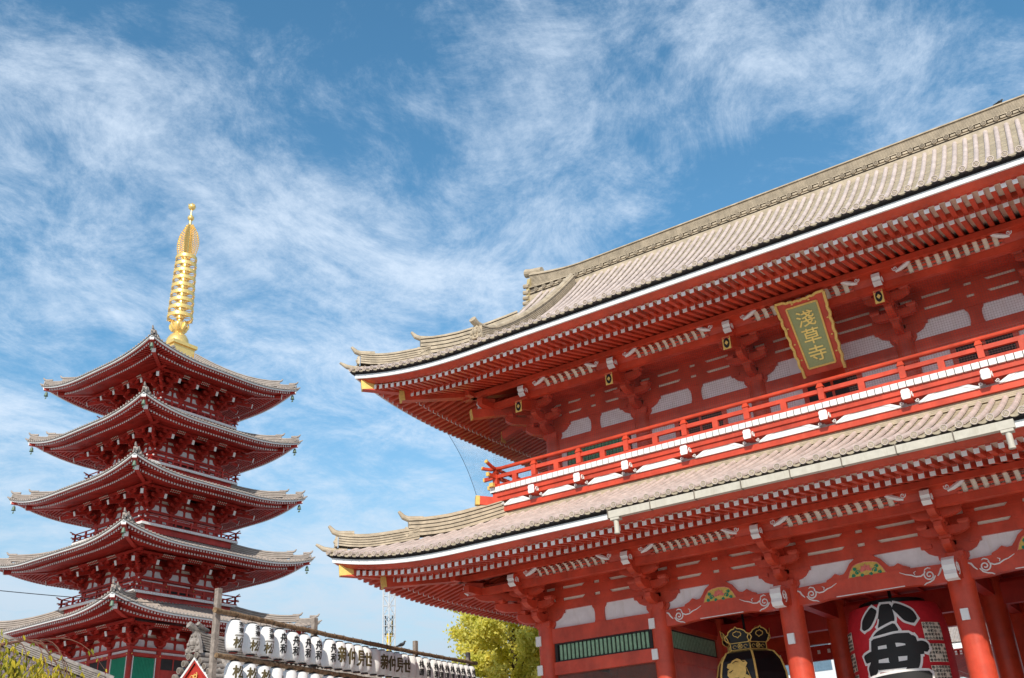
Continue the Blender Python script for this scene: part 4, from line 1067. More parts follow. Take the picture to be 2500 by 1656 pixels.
def copper_lantern(loc, label):
    t = thing('copper_lantern', label, 'lantern', loc, 0, 'black and gilt hanging lanterns in the gate')
    A0 = R_(-120)                                       # one flat side faces the front
    prof = [(.62, 5.92), (.80, 5.86), (.98, 5.62), (1.08, 5.25), (1.10, 4.8), (1.04, 4.3), (.9, 3.9), (.72, 3.65)]
    b = MB(); b.lathe(prof, 6, 0, 0, 0, True, A0); body = b.build('lantern_body', BLACK, t)
    rb = MB()
    for i in range(6):
        a = A0 + i * math.pi / 3; rb.tube([(1.005 * r * math.cos(a), 1.005 * r * math.sin(a), z) for r, z in prof], .032, 6)
    for z, r in ((5.90, .63), (4.32, 1.05)):
        rb.tube([(r * math.cos(A0 + i * math.pi / 3), r * math.sin(A0 + i * math.pi / 3), z) for i in range(7)], .022, 6)
    rb.build('gilt_rib', GOLDP, body)
    nk = MB(); nk.lathe([(.60, 5.93), (.60, 6.16)], 6, 0, 0, 0, True, A0); neck = nk.build('lantern_neck', BLACK, t)
    ng = MB(); cr = MB(); cg = MB(); fg = MB()
    for i in range(6):
        am = A0 + (i + .5) * math.pi / 3; ap = .60 * math.cos(math.pi / 6); n = (math.cos(am), math.sin(am)); s = (-n[1], n[0])
        P = lambda a, z, d: (n[0] * (ap + d) + s[0] * a, n[1] * (ap + d) + s[1] * a, z)
        ng.tube([P(a, z, .01) for a, z in ((-.29, 5.95), (.29, 5.95), (.29, 6.15), (-.29, 6.15), (-.29, 5.95))], .014, 5)
        ng.tube([P(.07 * math.cos(k * math.pi / 6), 6.05 + .07 * math.sin(k * math.pi / 6), .012) for k in range(13)], .010, 5)
        for a0, a1, b0, b1 in MANJI: ng.prism([(a0 * .07, 6.05 + b0 * .07), (a1 * .07, 6.05 + b0 * .07), (a1 * .07, 6.05 + b1 * .07), (a0 * .07, 6.05 + b1 * .07)], P, .005, .02)
        for c in (-.17, .17): ng.tube([P(c + .055 * math.cos(k * math.pi / 5), 6.04 + .045 * math.sin(k * math.pi / 5), .01) for k in range(9)], .008, 5)
        Pc = lambda a, z, d: P(a, 6.16 + z, d + .42 * z + .02)
        out = [(-.28, 0), (-.36, .03), (-.42, .10), (-.39, .19), (-.29, .23), (-.25, .30), (-.13, .36), (-.05, .37), (0, .42), (.05, .37), (.13, .36), (.25, .30), (.29, .23), (.39, .19), (.42, .10), (.36, .03), (.28, 0)]
        cr.prism(out, Pc, -.02, .02); cg.tube([Pc(a, z, .02) for a, z in out], .018, 5)
        cg.tube([Pc(a, .15 + z, .025) for a, z in ((0, -.03), (-.05, .01), (-.1, .02), (-.13, .07), (-.1, .12), (-.04, .13), (0, .16), (.04, .13), (.1, .12), (.13, .07), (.1, .02), (.05, .01), (0, -.03))], .013, 5)
        # gilt flower relief on alternate sides; leaving one plain stands in for its shade
        def Q(a, z, d=.02):
            for (r0, z0), (r1, z1) in zip(prof[:-1], prof[1:]):
                if z1 <= z <= z0:
                    r = r0 + (r1 - r0) * (z - z0) / (z1 - z0); return P(a, z, r * math.cos(math.pi / 6) - ap + d)
            return P(a, z, .4)
        f1 = MB()
        if i % 2: continue
        lob = [(430, 1040), (520, 1010), (620, 1050), (690, 1060), (738, 1110), (700, 1170), (705, 1240), (690, 1290), (760, 1320), (800, 1400), (785, 1480), (730, 1530), (640, 1540), (600, 1620), (500, 1640), (440, 1600), (380, 1540),
               (320, 1510), (295, 1440), (310, 1370), (355, 1335), (315, 1280), (325, 1200), (360, 1180), (310, 1150), (330, 1090), (390, 1080)]
        U = lambda x, y, d: Q((x - 540) * .00150, 5.80 - (y - 940) * .0017, d)
        f1.add([U(540, 1300, .05)] + [U(x, y, .026) for x, y in lob], [(0, k + 1, (k + 1) % len(lob) + 1) for k in range(len(lob))])
        for st_ in ([(430, 1090), (500, 1060), (560, 1075)], [(600, 1040), (650, 1075), (690, 1085)], [(360, 1240), (400, 1225), (440, 1200)], [(480, 1330), (510, 1345), (560, 1330)]):
            f1.tube([U(x, y, .05) for x, y in st_], [.006, .012, .005], 5, 1)
        for ho in ([(600, 1380), (660, 1340), (690, 1370), (670, 1440), (620, 1460)], [(420, 1440), (460, 1410), (480, 1450), (450, 1510), (410, 1500)]):
            f1.add([U(x, y, .053) for x, y in ho], [tuple(range(5))], 1)
        f1.tube([U(712, 1180, .03), U(760, 1290, .03), U(810, 1420, .03), U(850, 1560, .03)], .009, 5)
        f1.build('gilt_flower', [GOLDP, BLACK], body, True, fix=False)
    ng.build('gilt_border', GOLDP, neck); c = cr.build('crown_leaf', BLACK, t); cg.build('gilt_outline', GOLDP, c)
    h = MB(); h.tube([(0, 0, 6.1), (0, 0, 7.6)], .04, 8); h.build('hanger', BLACK, t)
    return t
cl1 = copper_lantern((-11.62, 29.5, -.14), 'black and gilt hexagonal hanging lantern left of the giant red lantern')
cl2 = copy_tree(cl1); cl2.location = (-2.94, 29.5, -.14); cl2['label'] = 'black and gilt hexagonal hanging lantern right of the giant red lantern'

# guardian statue behind the wire screen
gs = thing('guardian_statue', 'dark red carved guardian figure standing behind the wire screen in the left bay', 'statue', (-15.7, 29.9, 0))
pd = MB(); pd.box(-.9, .9, -.7, .7, .3, 1.0); pd.box(-.75, .75, -.6, .6, 1.0, 1.3); pd.build('pedestal', DARK, gs)
def skin(name, verts, edges, radii, m_, parent, root=0):
    me = bpy.data.meshes.new(name); me.from_pydata(verts, edges, []); o = link(name, me, parent); me.materials.append(m_)
    md = o.modifiers.new('skin', 'SKIN'); md.use_smooth_shade = True
    for i, r in enumerate(radii): me.skin_vertices[0].data[i].radius = (r, r) if not isinstance(r, tuple) else r
    me.skin_vertices[0].data[root].use_root = True
    o.modifiers.new('sub', 'SUBSURF').render_levels = 1; return o
sv = [(0, 0, 3.2), (0, -.05, 3.7), (0, 0, 4.25), (0, -.03, 4.62), (0, -.08, 4.85), (0, -.12, 5.1), (0, -.08, 5.38), (0, -.05, 5.55),
      (-.42, 0, 4.35), (-.72, -.1, 3.95), (-.78, -.4, 4.35), (-.80, -.5, 4.55), (.42, 0, 4.35), (.8, -.05, 4.05), (.98, -.3, 3.6), (1.0, -.4, 3.42),
      (-.25, 0, 2.9), (-.38, -.1, 2.2), (-.35, .05, 1.5), (-.38, -.25, 1.36), (.25, 0, 2.9), (.42, -.1, 2.2), (.5, .05, 1.5), (.55, -.25, 1.36)]
se = [(0, 1), (1, 2), (2, 3), (3, 4), (4, 5), (5, 6), (6, 7), (2, 8), (8, 9), (9, 10), (10, 11), (2, 12), (12, 13), (13, 14), (14, 15), (0, 16), (16, 17), (17, 18), (18, 19), (0, 20), (20, 21), (21, 22), (22, 23)]
sr = [.36, .38, .42, .17, .2, .24, .17, .11, .22, .16, .12, .13, .22, .16, .12, .13, .24, .2, .13, .1, .24, .2, .13, .1]
st = skin('statue_body', sv, se, sr, STAT, gs)
fc = MB()
for a in (-.09, .09): fc.sphere((a, -.345, 5.14), .045, 8)
fc.sphere((0, -.37, 5.06), .05, 8); fc.box(-.08, .08, -.36, -.32, 4.94, 4.965)
fc.build('statue_face', GOLDP, gs)

# ------------------------------------------------------------------ five storey pagoda
PX, PY, PROT = -65.10, 47.36, R_(-1.5)
pag = thing('pagoda', 'five storey red pagoda with a golden ringed spire', 'pagoda', (PX, PY, 0), PROT)
PM = dict(tile=PTILE, tiled=PTILE, line=TLINE, dark=DARK, white=WHITE, red=PRED, soffit=PRED)
TIER = [(7.22, 34.45, 2.75), (7.50, 29.72, 3.02), (7.90, 24.95, 3.27), (8.47, 20.03, 3.48), (8.95, 15.15, 3.66)]
PO = dict(rsp=.245,
          fascia=[((-.03, -.08), (.16, -.05), 0), ((.16, -.05), (.16, -.085), 0), ((.16, -.085), (.05, -.085), 0), ((.05, -.085), (.05, -.185), 1), ((.05, -.185), (.17, -.185), 1),
                  ((.17, -.185), (.2, -.19), 2), ((.2, -.19), (.42, -.135), 2)],
          soffit=[((.38, -.12), (1.32, .02), 0), ((1.32, .02), (1.32, -.19), 1), ((1.18, -.19), (1.32, -.19), 1), ((1.18, -.19), (1.18, -.01), 1), ((1.24, -.205), (5.2, .60), 0)],
          rafters=[(.38, -.20, 1.30, -.06, .115, .15), (1.22, -.285, 5.0, .50, .12, .16)],
          hips=[(.16, -.22, 2.4, .03, .28, .32, (WHITE, .02)), (.95, -.40, 5.0, .44, .28, .34, (WHITE, .02))])
def pcluster(Z, dirs, red, white):
    red.masu(0, 0, Z, Z + .2, .22)
    for (dx, dy, sc) in dirs:
        n = (dy, -dx); off = lambda a, b: (dx * a + n[0] * b, dy * a + n[1] * b)
        arm(red, dx, dy, 0, .62 * sc, Z + .18, Z + .40, .16); arm(red, dx, dy, 0, 1.1 * sc, Z + .48, Z + .70, .16)
        red.beam((*off(-.3, 0), Z + 1.2), (*off(2.02 * sc, 0), Z + .62), .17, .24)
        red.beam((*off(0, 0), Z + 1.35), (*off(1.75 * sc, 0), Z + 1.0), .17, .2)
        for a, z in ((.5, .4), (.95, .7), (1.5, .88)):
            x, y = off(a * sc, 0); red.masu(x, y, Z + z, Z + z + .1, .13)
        if sc == 1:
            for a, z in ((.5, .5), (.98, .78), (1.5, .96)):
                x, y = off(a, 0); m_ = MB(); arm(m_, n[0], n[1], -.5, .5, 0, .18, .15)
                red.add([(p[0] + x, p[1] + y, p[2] + Z + z) for p in m_.v], m_.f)
                for b in (-.42, 0, .42): red.masu(*off(a, b), Z + z + .18, Z + z + .27, .11)
        e = off(2.03 * sc, 0); e0 = off(1.9 * sc, 0)
        white.beam((*off(2.00 * sc, 0), Z + .626), (*off(2.04 * sc, 0), Z + .614), .20, .34)
def pside(k, h): return (lambda s, d, z: (s, -h - d, z), lambda s, d, z: (h + d, s, z), lambda s, d, z: (-s, h + d, z), lambda s, d, z: (-h - d, -s, z))[k]
cl_mesh = {}
for ti, (hh, z0, wl_) in enumerate(TIER):
    zr_ = z0 - 1.42                                      # top of the wall ring
    nxt = (TIER[ti - 1][2] + .2) if ti else 1.1
    tin = hh - nxt
    prof_p = (lambda t: .30 * t + .0435 * t * t) if ti == 0 else (lambda t: .20 * t + .036 * t * t)
    roof, HP = eave(pag, 'roof', hh, hh, z0, .85, 5.5, prof_p, lambda k, s, hh=hh, tin=tin: max(0., min(hh - abs(s), tin)), .30, .068, PO, PM, fine=False)
    for du, dv in ((1, -1), (-1, -1), (1, 1), (-1, 1)):
        cr = MB(); f = lambda t: (du * (hh - t), dv * (hh - t), HP(0, hh - t, t) - .03)
        for (a, b, h_) in ((.2, 1.25, .26), (1.1, tin, .42)):
            pts = [f(a + (b - a) * i / 8) for i in range(9)]
            pts = [(x, y, z + .14 * max(0, 1 - i / 4.) ** 2) for i, (x, y, z) in enumerate(pts)]
            ridge_run(cr, pts, .30, h_, .09, 3)
            p = pts[0]; horn(cr, (p[0], p[1], p[2] + h_ + .08), (du, dv), .09, 0, .24, .2)
            ogre_tile(cr, (p[0] + du * .02, p[1] + dv * .02, p[2]), (du, dv), .30)
        p = f(0); horn(cr, (p[0] - du * .1, p[1] - dv * .1, p[2] + .05), (du, dv), .085, 0, .3, .12)
        cr.build('corner_ridge', [PTILE, TLINE], roof)
    # body
    zb = (TIER[ti + 1][1] + 1.2) if ti < 4 else 0.
    zf = zr_ - 1.36                                      # balcony floor
    bw = MB(); bw.box(-wl_ + .12, wl_ - .12, -wl_ + .12, wl_ - .12, zb, zr_ + 1.35); bw.build('core_wall', PRED, pag)
    rgm = MB()
    for e, a, b in ((.16, zr_ - .16, zr_), (.06, zr_ - .62, zr_ - .40)):
        h = wl_ + e; rgm.box(-h, h, -h, -h + .3, a, b); rgm.box(-h, h, h - .3, h, a, b); rgm.box(-h, -h + .3, -h + .3, h - .3, a, b); rgm.box(h - .3, h, -h + .3, h - .3, a, b)
    e = .05
    for a, b in ((.50, .68), (.92, 1.1)):
        h = wl_ + .02; rgm.box(-h, h, -h, -h + .2, zr_ + a, zr_ + b); rgm.box(-h, h, h - .2, h, zr_ + a, zr_ + b); rgm.box(-h, -h + .2, -h + .2, h - .2, zr_ + a, zr_ + b); rgm.box(h - .2, h, -h + .2, h - .2, zr_ + a, zr_ + b)
    rgm.build('wall_ring', PRED, pag)
    pl_ = MB(); stt = MB(); dr = MB(); gr = MB(); crm = MB(); gd = MB()
    cs = [-wl_ + .12, -wl_ * .345, wl_ * .345, wl_ - .12]
    big = ti >= 3
    for k in range(4):
        F = pside(k, wl_ - .12)
        for a, b in zip(cs[:-1], cs[1:]):
            lbox(pl_, F, a + .1, b - .1, 0, .04, zr_, zr_ + .52, 0); lbox(pl_, F, a + .1, b - .1, 0, .035, zr_ + .66, zr_ + .95, 1)
            if ti == 4: lbox(pl_, F, a + .22, b - .22, .0, .05, zr_ - .36, zr_ - .2, 0)
            else: lbox(pl_, F, a + .2, b - .2, 0, .03, zf - .1, zr_ - .2, 0)
            m_ = (a + b) / 2
            stt.prism([(-.11, 0), (-.08, .1), (-.08, .4), (-.16, .52), (.16, .52), (.08, .4), (.08, .1), (.11, 0)], lambda x, y, d: F(m_ + x, d, zr_ + y), .0, .09)
            lbox(stt, F, m_ - .08, m_ + .08, 0, .08, zr_ + .62, zr_ + .95)
            for c, sg in ((a, 1), (b, -1)):              # stepped arms cut the plaster into bell shapes
                for zz, w in ((0., 1.), (.64, .8)):
                    stt.prism([(0, .05), (.22 * w, .08), (.36 * w, .16), (.46 * w, .28), (.50 * w, .40), (.54 * w, .52), (0, .52)], lambda x, y, d: F(c + sg * x, d, zr_ + zz + y * (1 if zz == 0 else .66)), .0, .11)
            mid_bay = abs(m_) < .1
            zt_ = zr_ - .62
            if mid_bay:
                lbox(dr, F, a + .1, b - .1, 0, .05, zf, zt_, 1); lbox(dr, F, m_ - .05, m_ + .05, .05, .07, zf, zt_, 0); lbox(dr, F, a + .1, a + .22, .05, .08, zf, zt_, 0); lbox(dr, F, b - .22, b - .1, .05, .08, zf, zt_, 0)
            elif ti == 4:
                lbox(gr, F, a + .3, b - .3, .02, .05, zt_ - 1.9, zt_ - .05, 0)
                for i in range(14):
                    s = a + .34 + (b - a - .68) * (i + .5) / 14; lbox(gr, F, s - .03, s + .03, .05, .08, zt_ - 1.9, zt_ - .05, 0)
                lbox(gr, F, a + .2, a + .27, .02, .09, zt_ - 2.2, zt_, 1); lbox(gr, F, b - .27, b - .2, .02, .09, zt_ - 2.2, zt_, 1)
            else:
                lbox(pl_, F, a + .18, b - .18, 0, .05, zf, zt_ + .1, 0)
                lbox(dr, F, m_ - .28, m_ + .28, .05, .09, zf, zt_, 0)
        for c in cs: gd.sphere(F(c + .0, .24, zr_ - .51), .05, 6) if big else None
    pl_.build('plaster_panel', [PLAST, CREAM], pag); split_build(stt, 'strut', PRED, pag); split_build(dr, 'door', [PRED, DARK], pag)
    if gr.v: split_build(gr, 'lattice_window', [JADE, WHITE], pag, gap=.12)
    if gd.v: split_build(gd, 'gilt_boss', GOLD, pag)
    pc = MB()
    for k in range(4):
        for c in cs[:-1]:
            x, y, _ = pside(k, wl_ - .12)(c, 0, 0); pc.lathe([(.17, zb), (.17, zr_)], 12, x, y)
    split_build(pc, 'column', PRED, pag, True)
    for k in range(4):
        F = pside(k, wl_ - .12)
        for i, c in enumerate(cs[:-1]):
            dirs = [(FN[k][0], FN[k][1], 1)]
            if i == 0:                                   # corner: also the neighbouring side and the diagonal
                pk = (k - 1) % 4; dx, dy = FN[k][0] + FN[pk][0], FN[k][1] + FN[pk][1]
                dirs += [(FN[pk][0], FN[pk][1], 1), (dx / D, dy / D, 1.38)]
            key = (k, i == 0)
            x, y, _ = F(c, 0, 0)
            if key not in cl_mesh:
                r_, w_ = MB(), MB(); pcluster(0, dirs, r_, w_)
                o = r_.build('bracket_cluster', PRED, pag, loc=(x, y, zr_)); w = split_build(w_, 'nose_cap', WHITE, o); cl_mesh[key] = (o.data, [q.data for q in w])
            else:
                o = link('bracket_cluster', cl_mesh[key][0], pag, (x, y, zr_)); [link('nose_cap', q, o) for q in cl_mesh[key][1]]
    pu = MB(); h = wl_ + 1.6
    for q in (h, wl_ + .95): pu.box(-q - .7, q + .7, -q, -q + .16, zr_ + 1.22, zr_ + 1.38); pu.box(-q - .7, q + .7, q - .16, q, zr_ + 1.22, zr_ + 1.38); pu.box(-q, -q + .16, -q + .16, q - .16, zr_ + 1.225, zr_ + 1.375); pu.box(q - .16, q, -q + .16, q - .16, zr_ + 1.225, zr_ + 1.375)
    for k in range(4):                                   # small cream gaps of the ribs
        F = pside(k, wl_ - .12)
        for a, b in zip(cs[:-1], cs[1:]):
            n_ = 5 if b - a < 2.1 else 7
            for i in range(n_):
                s = a + .55 + (b - a - 1.1) * (i + .5) / n_; crm.add([F(s - .03, 1.63, zr_ + 1.18), F(s + .03, 1.63, zr_ + 1.18), F(s + .03, 1.78, zr_ + 1.36), F(s - .03, 1.78, zr_ + 1.36)], [(0, 1, 2, 3)])
    pu.build('purlin', PRED, pag); split_build(crm, 'cream_rib_row', CREAM, pag, gap=.35, fix=False)
    if ti < 4:                                           # balcony and railing
        h = wl_ + 1.08; bm_ = MB(); bm_.box(-h + .05, h - .05, -h + .05, h - .05, zf - .06, zf + .1); bm_.box(-h + .25, h - .25, -h + .25, h - .25, zf - .5, zf - .06)
        bb = bm_.build('balcony', PRED, pag)
        we = MB()
        for k in range(4):
            F = pside(k, h); n = int(2 * h / .2)
            for i in range(n):
                s0 = -h + 2 * h * i / n + .008; s1 = -h + 2 * h * (i + 1) / n - .008
                lbox(we, F, s0, s1, -.12, 0, zf - .07, zf + .11)
        we.build('white_edge_block', WHITE, bb)
        rl = MB(); gc = MB()
        for k in range(4):
            F = pside(k, h - .14)
            lbox(rl, F, -h - .0, h + .0, -.05, .05, zf + .12, zf + .2); lbox(rl, F, -h - .18, h + .18, -.04, .04, zf + .40, zf + .48)
            rl.tube([F(s, 0, z) for s, z in ((-h - .3, zf + .86), (-h + .1, zf + .75), (0, zf + .73), (h - .1, zf + .75), (h + .3, zf + .86))], .045, 6)
            n = 7
            for i in range(n):
                s = -h + .14 + (2 * h - .28) * i / (n - 1); lbox(rl, F, s - .06, s + .06, -.06, .06, zf + .1, zf + .70)
                if i < n - 1: s2 = s + (h - .14) / (n - 1); lbox(rl, F, s2 - .06, s2 + .06, -.05, .05, zf + .18, zf + .42)
            for sg in (-1, 1): gc.tube([F(sg * (h + .29), 0, zf + .857), F(sg * (h + .33), 0, zf + .868)], .055, 6); lbox(gc, F, sg * (h + .18) - .03, sg * (h + .18) + .03, -.05, .05, zf + .39, zf + .49)
        rl.build('railing', PRED, bb); split_build(gc, 'white_rail_cap', WHITE, bb)
    for (du, dv, w_) in ((1, -1, 'front'), (-1, -1, 'left'), (1, 1, 'right')):   # wind bells hang from the hip rafters
        q = Matrix.Rotation(PROT, 4, 'Z') @ Vector((du * (hh - .32), dv * (hh - .32), 0))
        nm = ['top', 'second', 'third', 'fourth', 'lowest'][ti]
        bl = MB(); zt_ = z0 + .85 * .86 - .33
        bl.tube([(0, 0, 0), (0, 0, -.16)], .012, 5); bl.lathe([(.03, -.14), (.09, -.18), (.12, -.30), (.13, -.42), (.17, -.50), (.15, -.50), (.02, -.46)], 12); bl.tube([(0, 0, -.45), (0, 0, -.62)], .014, 5); bl.box(-.10, .10, -.008, .008, -.74, -.61)
        o = bl.build('wind_bell', BRONZE, None, True, (PX + q.x, PY + q.y, zt_))
        tag(o, f'bronze wind bell under the {w_} corner of the {nm} pagoda roof', 'bell', 'wind bells on the pagoda')
# spire
sp_ = MB(); sp_.box(-1.05, 1.05, -1.05, 1.05, 37.95, 38.75); sp_.box(-1.2, 1.2, -1.2, 1.2, 38.75, 39.05); sp_.box(-1.12, 1.12, -1.12, 1.12, 37.8, 37.95)
spire = sp_.build('spire', GOLD, pag)
x = MB(); x.lathe([(.95, 39.05), (.95, 39.25), (.88, 39.65), (.68, 40.0), (.40, 40.15), (.34, 40.3), (.5, 40.45), (.62, 40.75), (.66, 41.1), (.5, 41.12), (.3, 41.15)], 28); x.build('spire_bowl', GOLD, spire, True)
x = MB()
for i in range(8):
    a = i * math.pi / 4; c, s = math.cos(a), math.sin(a)
    x.tube([(c * .5, s * .5, 40.5), (c * .7, s * .7, 40.7), (c * .78, s * .78, 40.95), (c * .72, s * .72, 41.2)], [.14, .12, .08, .02], 6)
x.build('lotus_petal', GOLD, spire, True)
x = MB(); x.tube([(0, 0, 41), (0, 0, 47.6), (0, 0, 51.2), (0, 0, 53.0)], [.24, .2, .12, .05], 14); x.build('spire_shaft', GOLD, spire, True)
for i in range(9):
    z = 41.75 + i * (47.55 - 41.75) / 8; r = 1.06 - i * .020
    x = MB(); x.lathe([(r, z - .17), (r + .03, z), (r, z + .17), (r - .06, z + .17), (r - .06, z - .17), (r, z - .17)], 36, cap=False)
    x.lathe([(.32, z - .16), (.34, z), (.32, z + .16)], 14)
    for j in range(8):
        a = j * math.pi / 4 + .2; x.tube([(.3 * math.cos(a), .3 * math.sin(a), z), (r * math.cos(a), r * math.sin(a), z)], .03, 5)
        x.sphere(((r + .05) * math.cos(a + .4), (r + .05) * math.sin(a + .4), z - .16), .05, 6)
    x.build('spire_ring', GOLD, spire, True)
x = MB()
for j in range(4):                                       # pierced flame plates
    a = j * math.pi / 2 + R_(33) - PROT; c, s = math.cos(a), math.sin(a)
    for i in range(6):
        for q in range(15):
            t = q / 14; w = .78 * math.sin(math.pi * min(1, .16 + t * .80)) ** .6 * (1 if t < .8 else 1 - (t - .8) * 1.3)
            rr_ = .12 + (w - .02) * i / 5; z = 47.75 + 3.1 * t + .12 * math.sin(i * 2.1)
            x.tube([(c * rr_, s * rr_, z), (c * (rr_ + .09), s * (rr_ + .09), z + .11), (c * (rr_ + .02), s * (rr_ + .02), z + .24)], [.05, .06, .02], 4)
x.build('flame_plate', GOLD, spire)
x = MB(); x.sphere((0, 0, 51.85), .29, 18); x.build('spire_ball', GOLD, spire, True)
x = MB(); x.sphere((0, 0, 53.05), .33, 18); x.tube([(0, 0, 53.3), (0, 0, 53.5)], [.12, .02], 8)
for j in range(4): x.tube([(.3 * math.cos(j * 1.57), .3 * math.sin(j * 1.57), 53.0), (.4 * math.cos(j * 1.57), .4 * math.sin(j * 1.57), 53.25)], [.06, .01], 5)
x.build('spire_jewel', GOLD, spire, True)

# ------------------------------------------------------------------ lantern rack and its paper lanterns
def BP(az, tan, d):                                     # point seen from the camera at a bearing (degrees from north) and slope
    a = R_(az); return (d * math.sin(a), d * math.cos(a), EYE.z + tan * d)
KS = 1.16                                               # size of the rack relative to a first survey at 25 m
RX, RY = -18.996 * KS, 16.253 * KS; RUX, RUY = math.sin(R_(-13)), math.cos(R_(-13))
def RK(t, z, off=0.): return (RX + RUX * t * KS + RUY * off, RY + RUY * t * KS - RUX * off, EYE.z + (z - EYE.z) * KS)
zp1 = lambda t: 6.335 + .018 * t + .0009 * t * t
zp2 = lambda t: 5.345 + .018 * t + .0006 * t * t
ro = Vector(RK(6.5, 0)); ro.z = 0
rack = thing('lantern_rack', 'weathered timber rack of grey posts and brown log poles carrying paper lanterns', 'rack', ro)
def rel(p): return tuple(Vector(p) - ro)
for zf_, r0, t0, t1 in ((zp1, .072, -.80, 14.35), (zp2, .072, -.62, 14.35), (lambda t: zp2(t) - .98, .07, -.5, 14.3)):
    b = MB(); n = 40; pts = []
    for i in range(n + 1):
        t = t0 + (t1 - t0) * i / n; pts.append(rel(RK(t, zf_(t) + random.uniform(-.008, .008), random.uniform(-.008, .008))))
    b.tube(pts, [r0 * random.uniform(.90, 1.08) for _ in pts], 10); b.build('log_pole', LOG, rack, True)
for t, zt_ in ((-.58, 6.86), (3.63, 6.80), (9.67, 6.98), (13.86, 7.12)):
    b = MB(); x, y, _ = rel(RK(t, 0, -.12)); w = .072
    zt_ = EYE.z + (zt_ - EYE.z) * KS; b.box(x - w, x + w, y - w, y + w, 0, zt_); b.build('post', WOOD, rack)
tie = MB()
for t in [i * .5 for i in range(29)]:
    tie.tube([rel(RK(t, zp1(t) + .08)), rel(RK(t + .02, zp1(t) + .0, .08)), rel(RK(t, zp1(t) - .09, .01))], .008, 4)
split_build(tie, 'twine', DARK, rack)

LPROF = [(.10, -.005), (.135, -.018), (.172, -.055), (.198, -.12), (.212, -.22), (.216, -.34), (.212, -.46), (.200, -.57), (.178, -.65), (.145, -.70), (.10, -.715)]
def lrad(z):
    for (r0, z0), (r1, z1) in zip(LPROF[:-1], LPROF[1:]):
        if z1 <= z <= z0: return r0 + (r1 - r0) * (z - z0) / (z1 - z0)
    return .1
def LPS(cx_, cz_, off=.004, a0=0.):
    def P(x, y):
        z = cz_ + y; r = lrad(z) + off; a = a0 + (cx_ + x) / .21; return (r * math.cos(a), r * math.sin(a), z)
    return P
KINDS = {
    'tea': [('茶', .03, -.115, .18, .14, .03, INK), ('寮', .03, -.255, .18, .14, .03, INK), ('一', 0, -.375, .30, .05, .10, BROWNINK), ('松', -.01, -.535, .33, .26, .05, BROWNINK)],
    'boat': [('舟', .0, -.23, .24, .27, .07, INK), ('和', .0, -.49, .24, .24, .07, INK)],
    'shin': [('新', 0, -.35, 0.42, 0.46, .07, BROWNINK)], 'naka': [('仲', 0, -.36, 0.40, 0.46, .07, BROWNINK)],
    'mi': [('見', 0, -.37, 0.38, 0.46, .07, BROWNINK)], 'se': [('世', 0, -.36, 0.40, 0.42, .07, BROWNINK)],
    'blank': [], 'plum': [('梅', 0, -.24, .26, .23, .06, INK), ('園', 0, -.48, .26, .22, .05, INK)],
    'pine': [('松', .0, -.25, .36, .30, .06, BROWNINK), ('屋', .0, -.54, .28, .22, .06, BROWNINK)],
    'small': [('浅', .06, -.24, .10, .10, .01, INK), ('草', .06, -.35, .10, .10, .01, INK), ('仲', .06, -.46, .10, .10, .01, INK), ('見', .06, -.57, .10, .10, .01, INK)],
}
protos = {}; lbody = lring = None
def paper_lantern(kind, t, z, sc, label, group):
    global lbody, lring
    ang = R_(0) + random.uniform(-.06, .06)
    root = thing('paper_lantern', label, 'lantern', RK(t, z), ang, group); root.scale = (sc * KS, sc * KS, KS)
    if lbody is None:
        b = MB(); prof = []
        for i in range(len(LPROF) - 1):
            (r0, z0), (r1, z1) = LPROF[i], LPROF[i + 1]
            for j in range(4): prof.append((r0 + (r1 - r0) * j / 4 + (.0042 if j % 2 else 0), z0 + (z1 - z0) * j / 4))
        prof.append(LPROF[-1]); b.lathe(prof, 28); o = b.build('lantern_body', PAPER, root, True); lbody = o.data
        c = MB()
        for z0, z1 in ((-.02, .022), (-.745, -.70)): c.lathe([(.105, z0), (.11, z0 + .004), (.11, z1 - .004), (.105, z1)], 20)
        c.tube([(0, 0, .02), (0, 0, .10)], .006, 4); lring = [q.data for q in split_build(c, 'black_ring', BLACK, root)]
    else:
        o = link('lantern_body', lbody, root); [link('black_ring', q, root) for q in lring]
    if KINDS[kind]:
        if kind not in protos:
            mats_ = [INK, BROWNINK]; b = MB()
            for ch, x, zc, w, h, bold, mm in KINDS[kind]:
                letter(b, ch, LPS(x, zc), w, h, bold, mats_.index(mm), cut=.035)
            protos[kind] = b.build('brushed_letters', mats_, o, fix=False).data
        else: link('brushed_letters', protos[kind], o)
    return root
ORD = ['first', 'second', 'third', 'fourth', 'fifth', 'sixth', 'seventh', 'eighth', 'ninth', 'tenth', 'eleventh', 'twelfth', 'thirteenth', 'fourteenth', 'fifteenth', 'sixteenth', 'seventeenth',
       'eighteenth', 'nineteenth', 'twentieth', 'twenty-first', 'twenty-second', 'twenty-third', 'twenty-fourth', 'twenty-fifth', 'twenty-sixth', 'twenty-seventh', 'twenty-eighth']
UP = [0, .67, 1.26, 1.83, 2.41, 2.95, 3.49, 4.22, 4.76, 5.25, 5.75, 6.21, 6.73, 7.21, 7.67, 8.15, 8.64, 9.11, 9.6, 10.13, 10.68, 11.09, 11.53, 11.95, 12.42, 12.85, 13.3, 13.75]
KN = ['tea'] * 3 + ['boat'] * 5 + ['shin', 'naka', 'mi', 'se', 'blank', 'shin', 'naka', 'mi', 'se', 'blank'] + ['plum'] * 10
DESC = {'tea': 'four stacked characters', 'boat': 'two thin black characters', 'shin': 'one very wide brown character', 'naka': 'one tall brown character', 'mi': 'one brown character with legs', 'se': 'one square brown character',
        'blank': 'no writing', 'plum': 'two bold black characters', 'pine': 'large brown pine character', 'small': 'a column of small characters'}
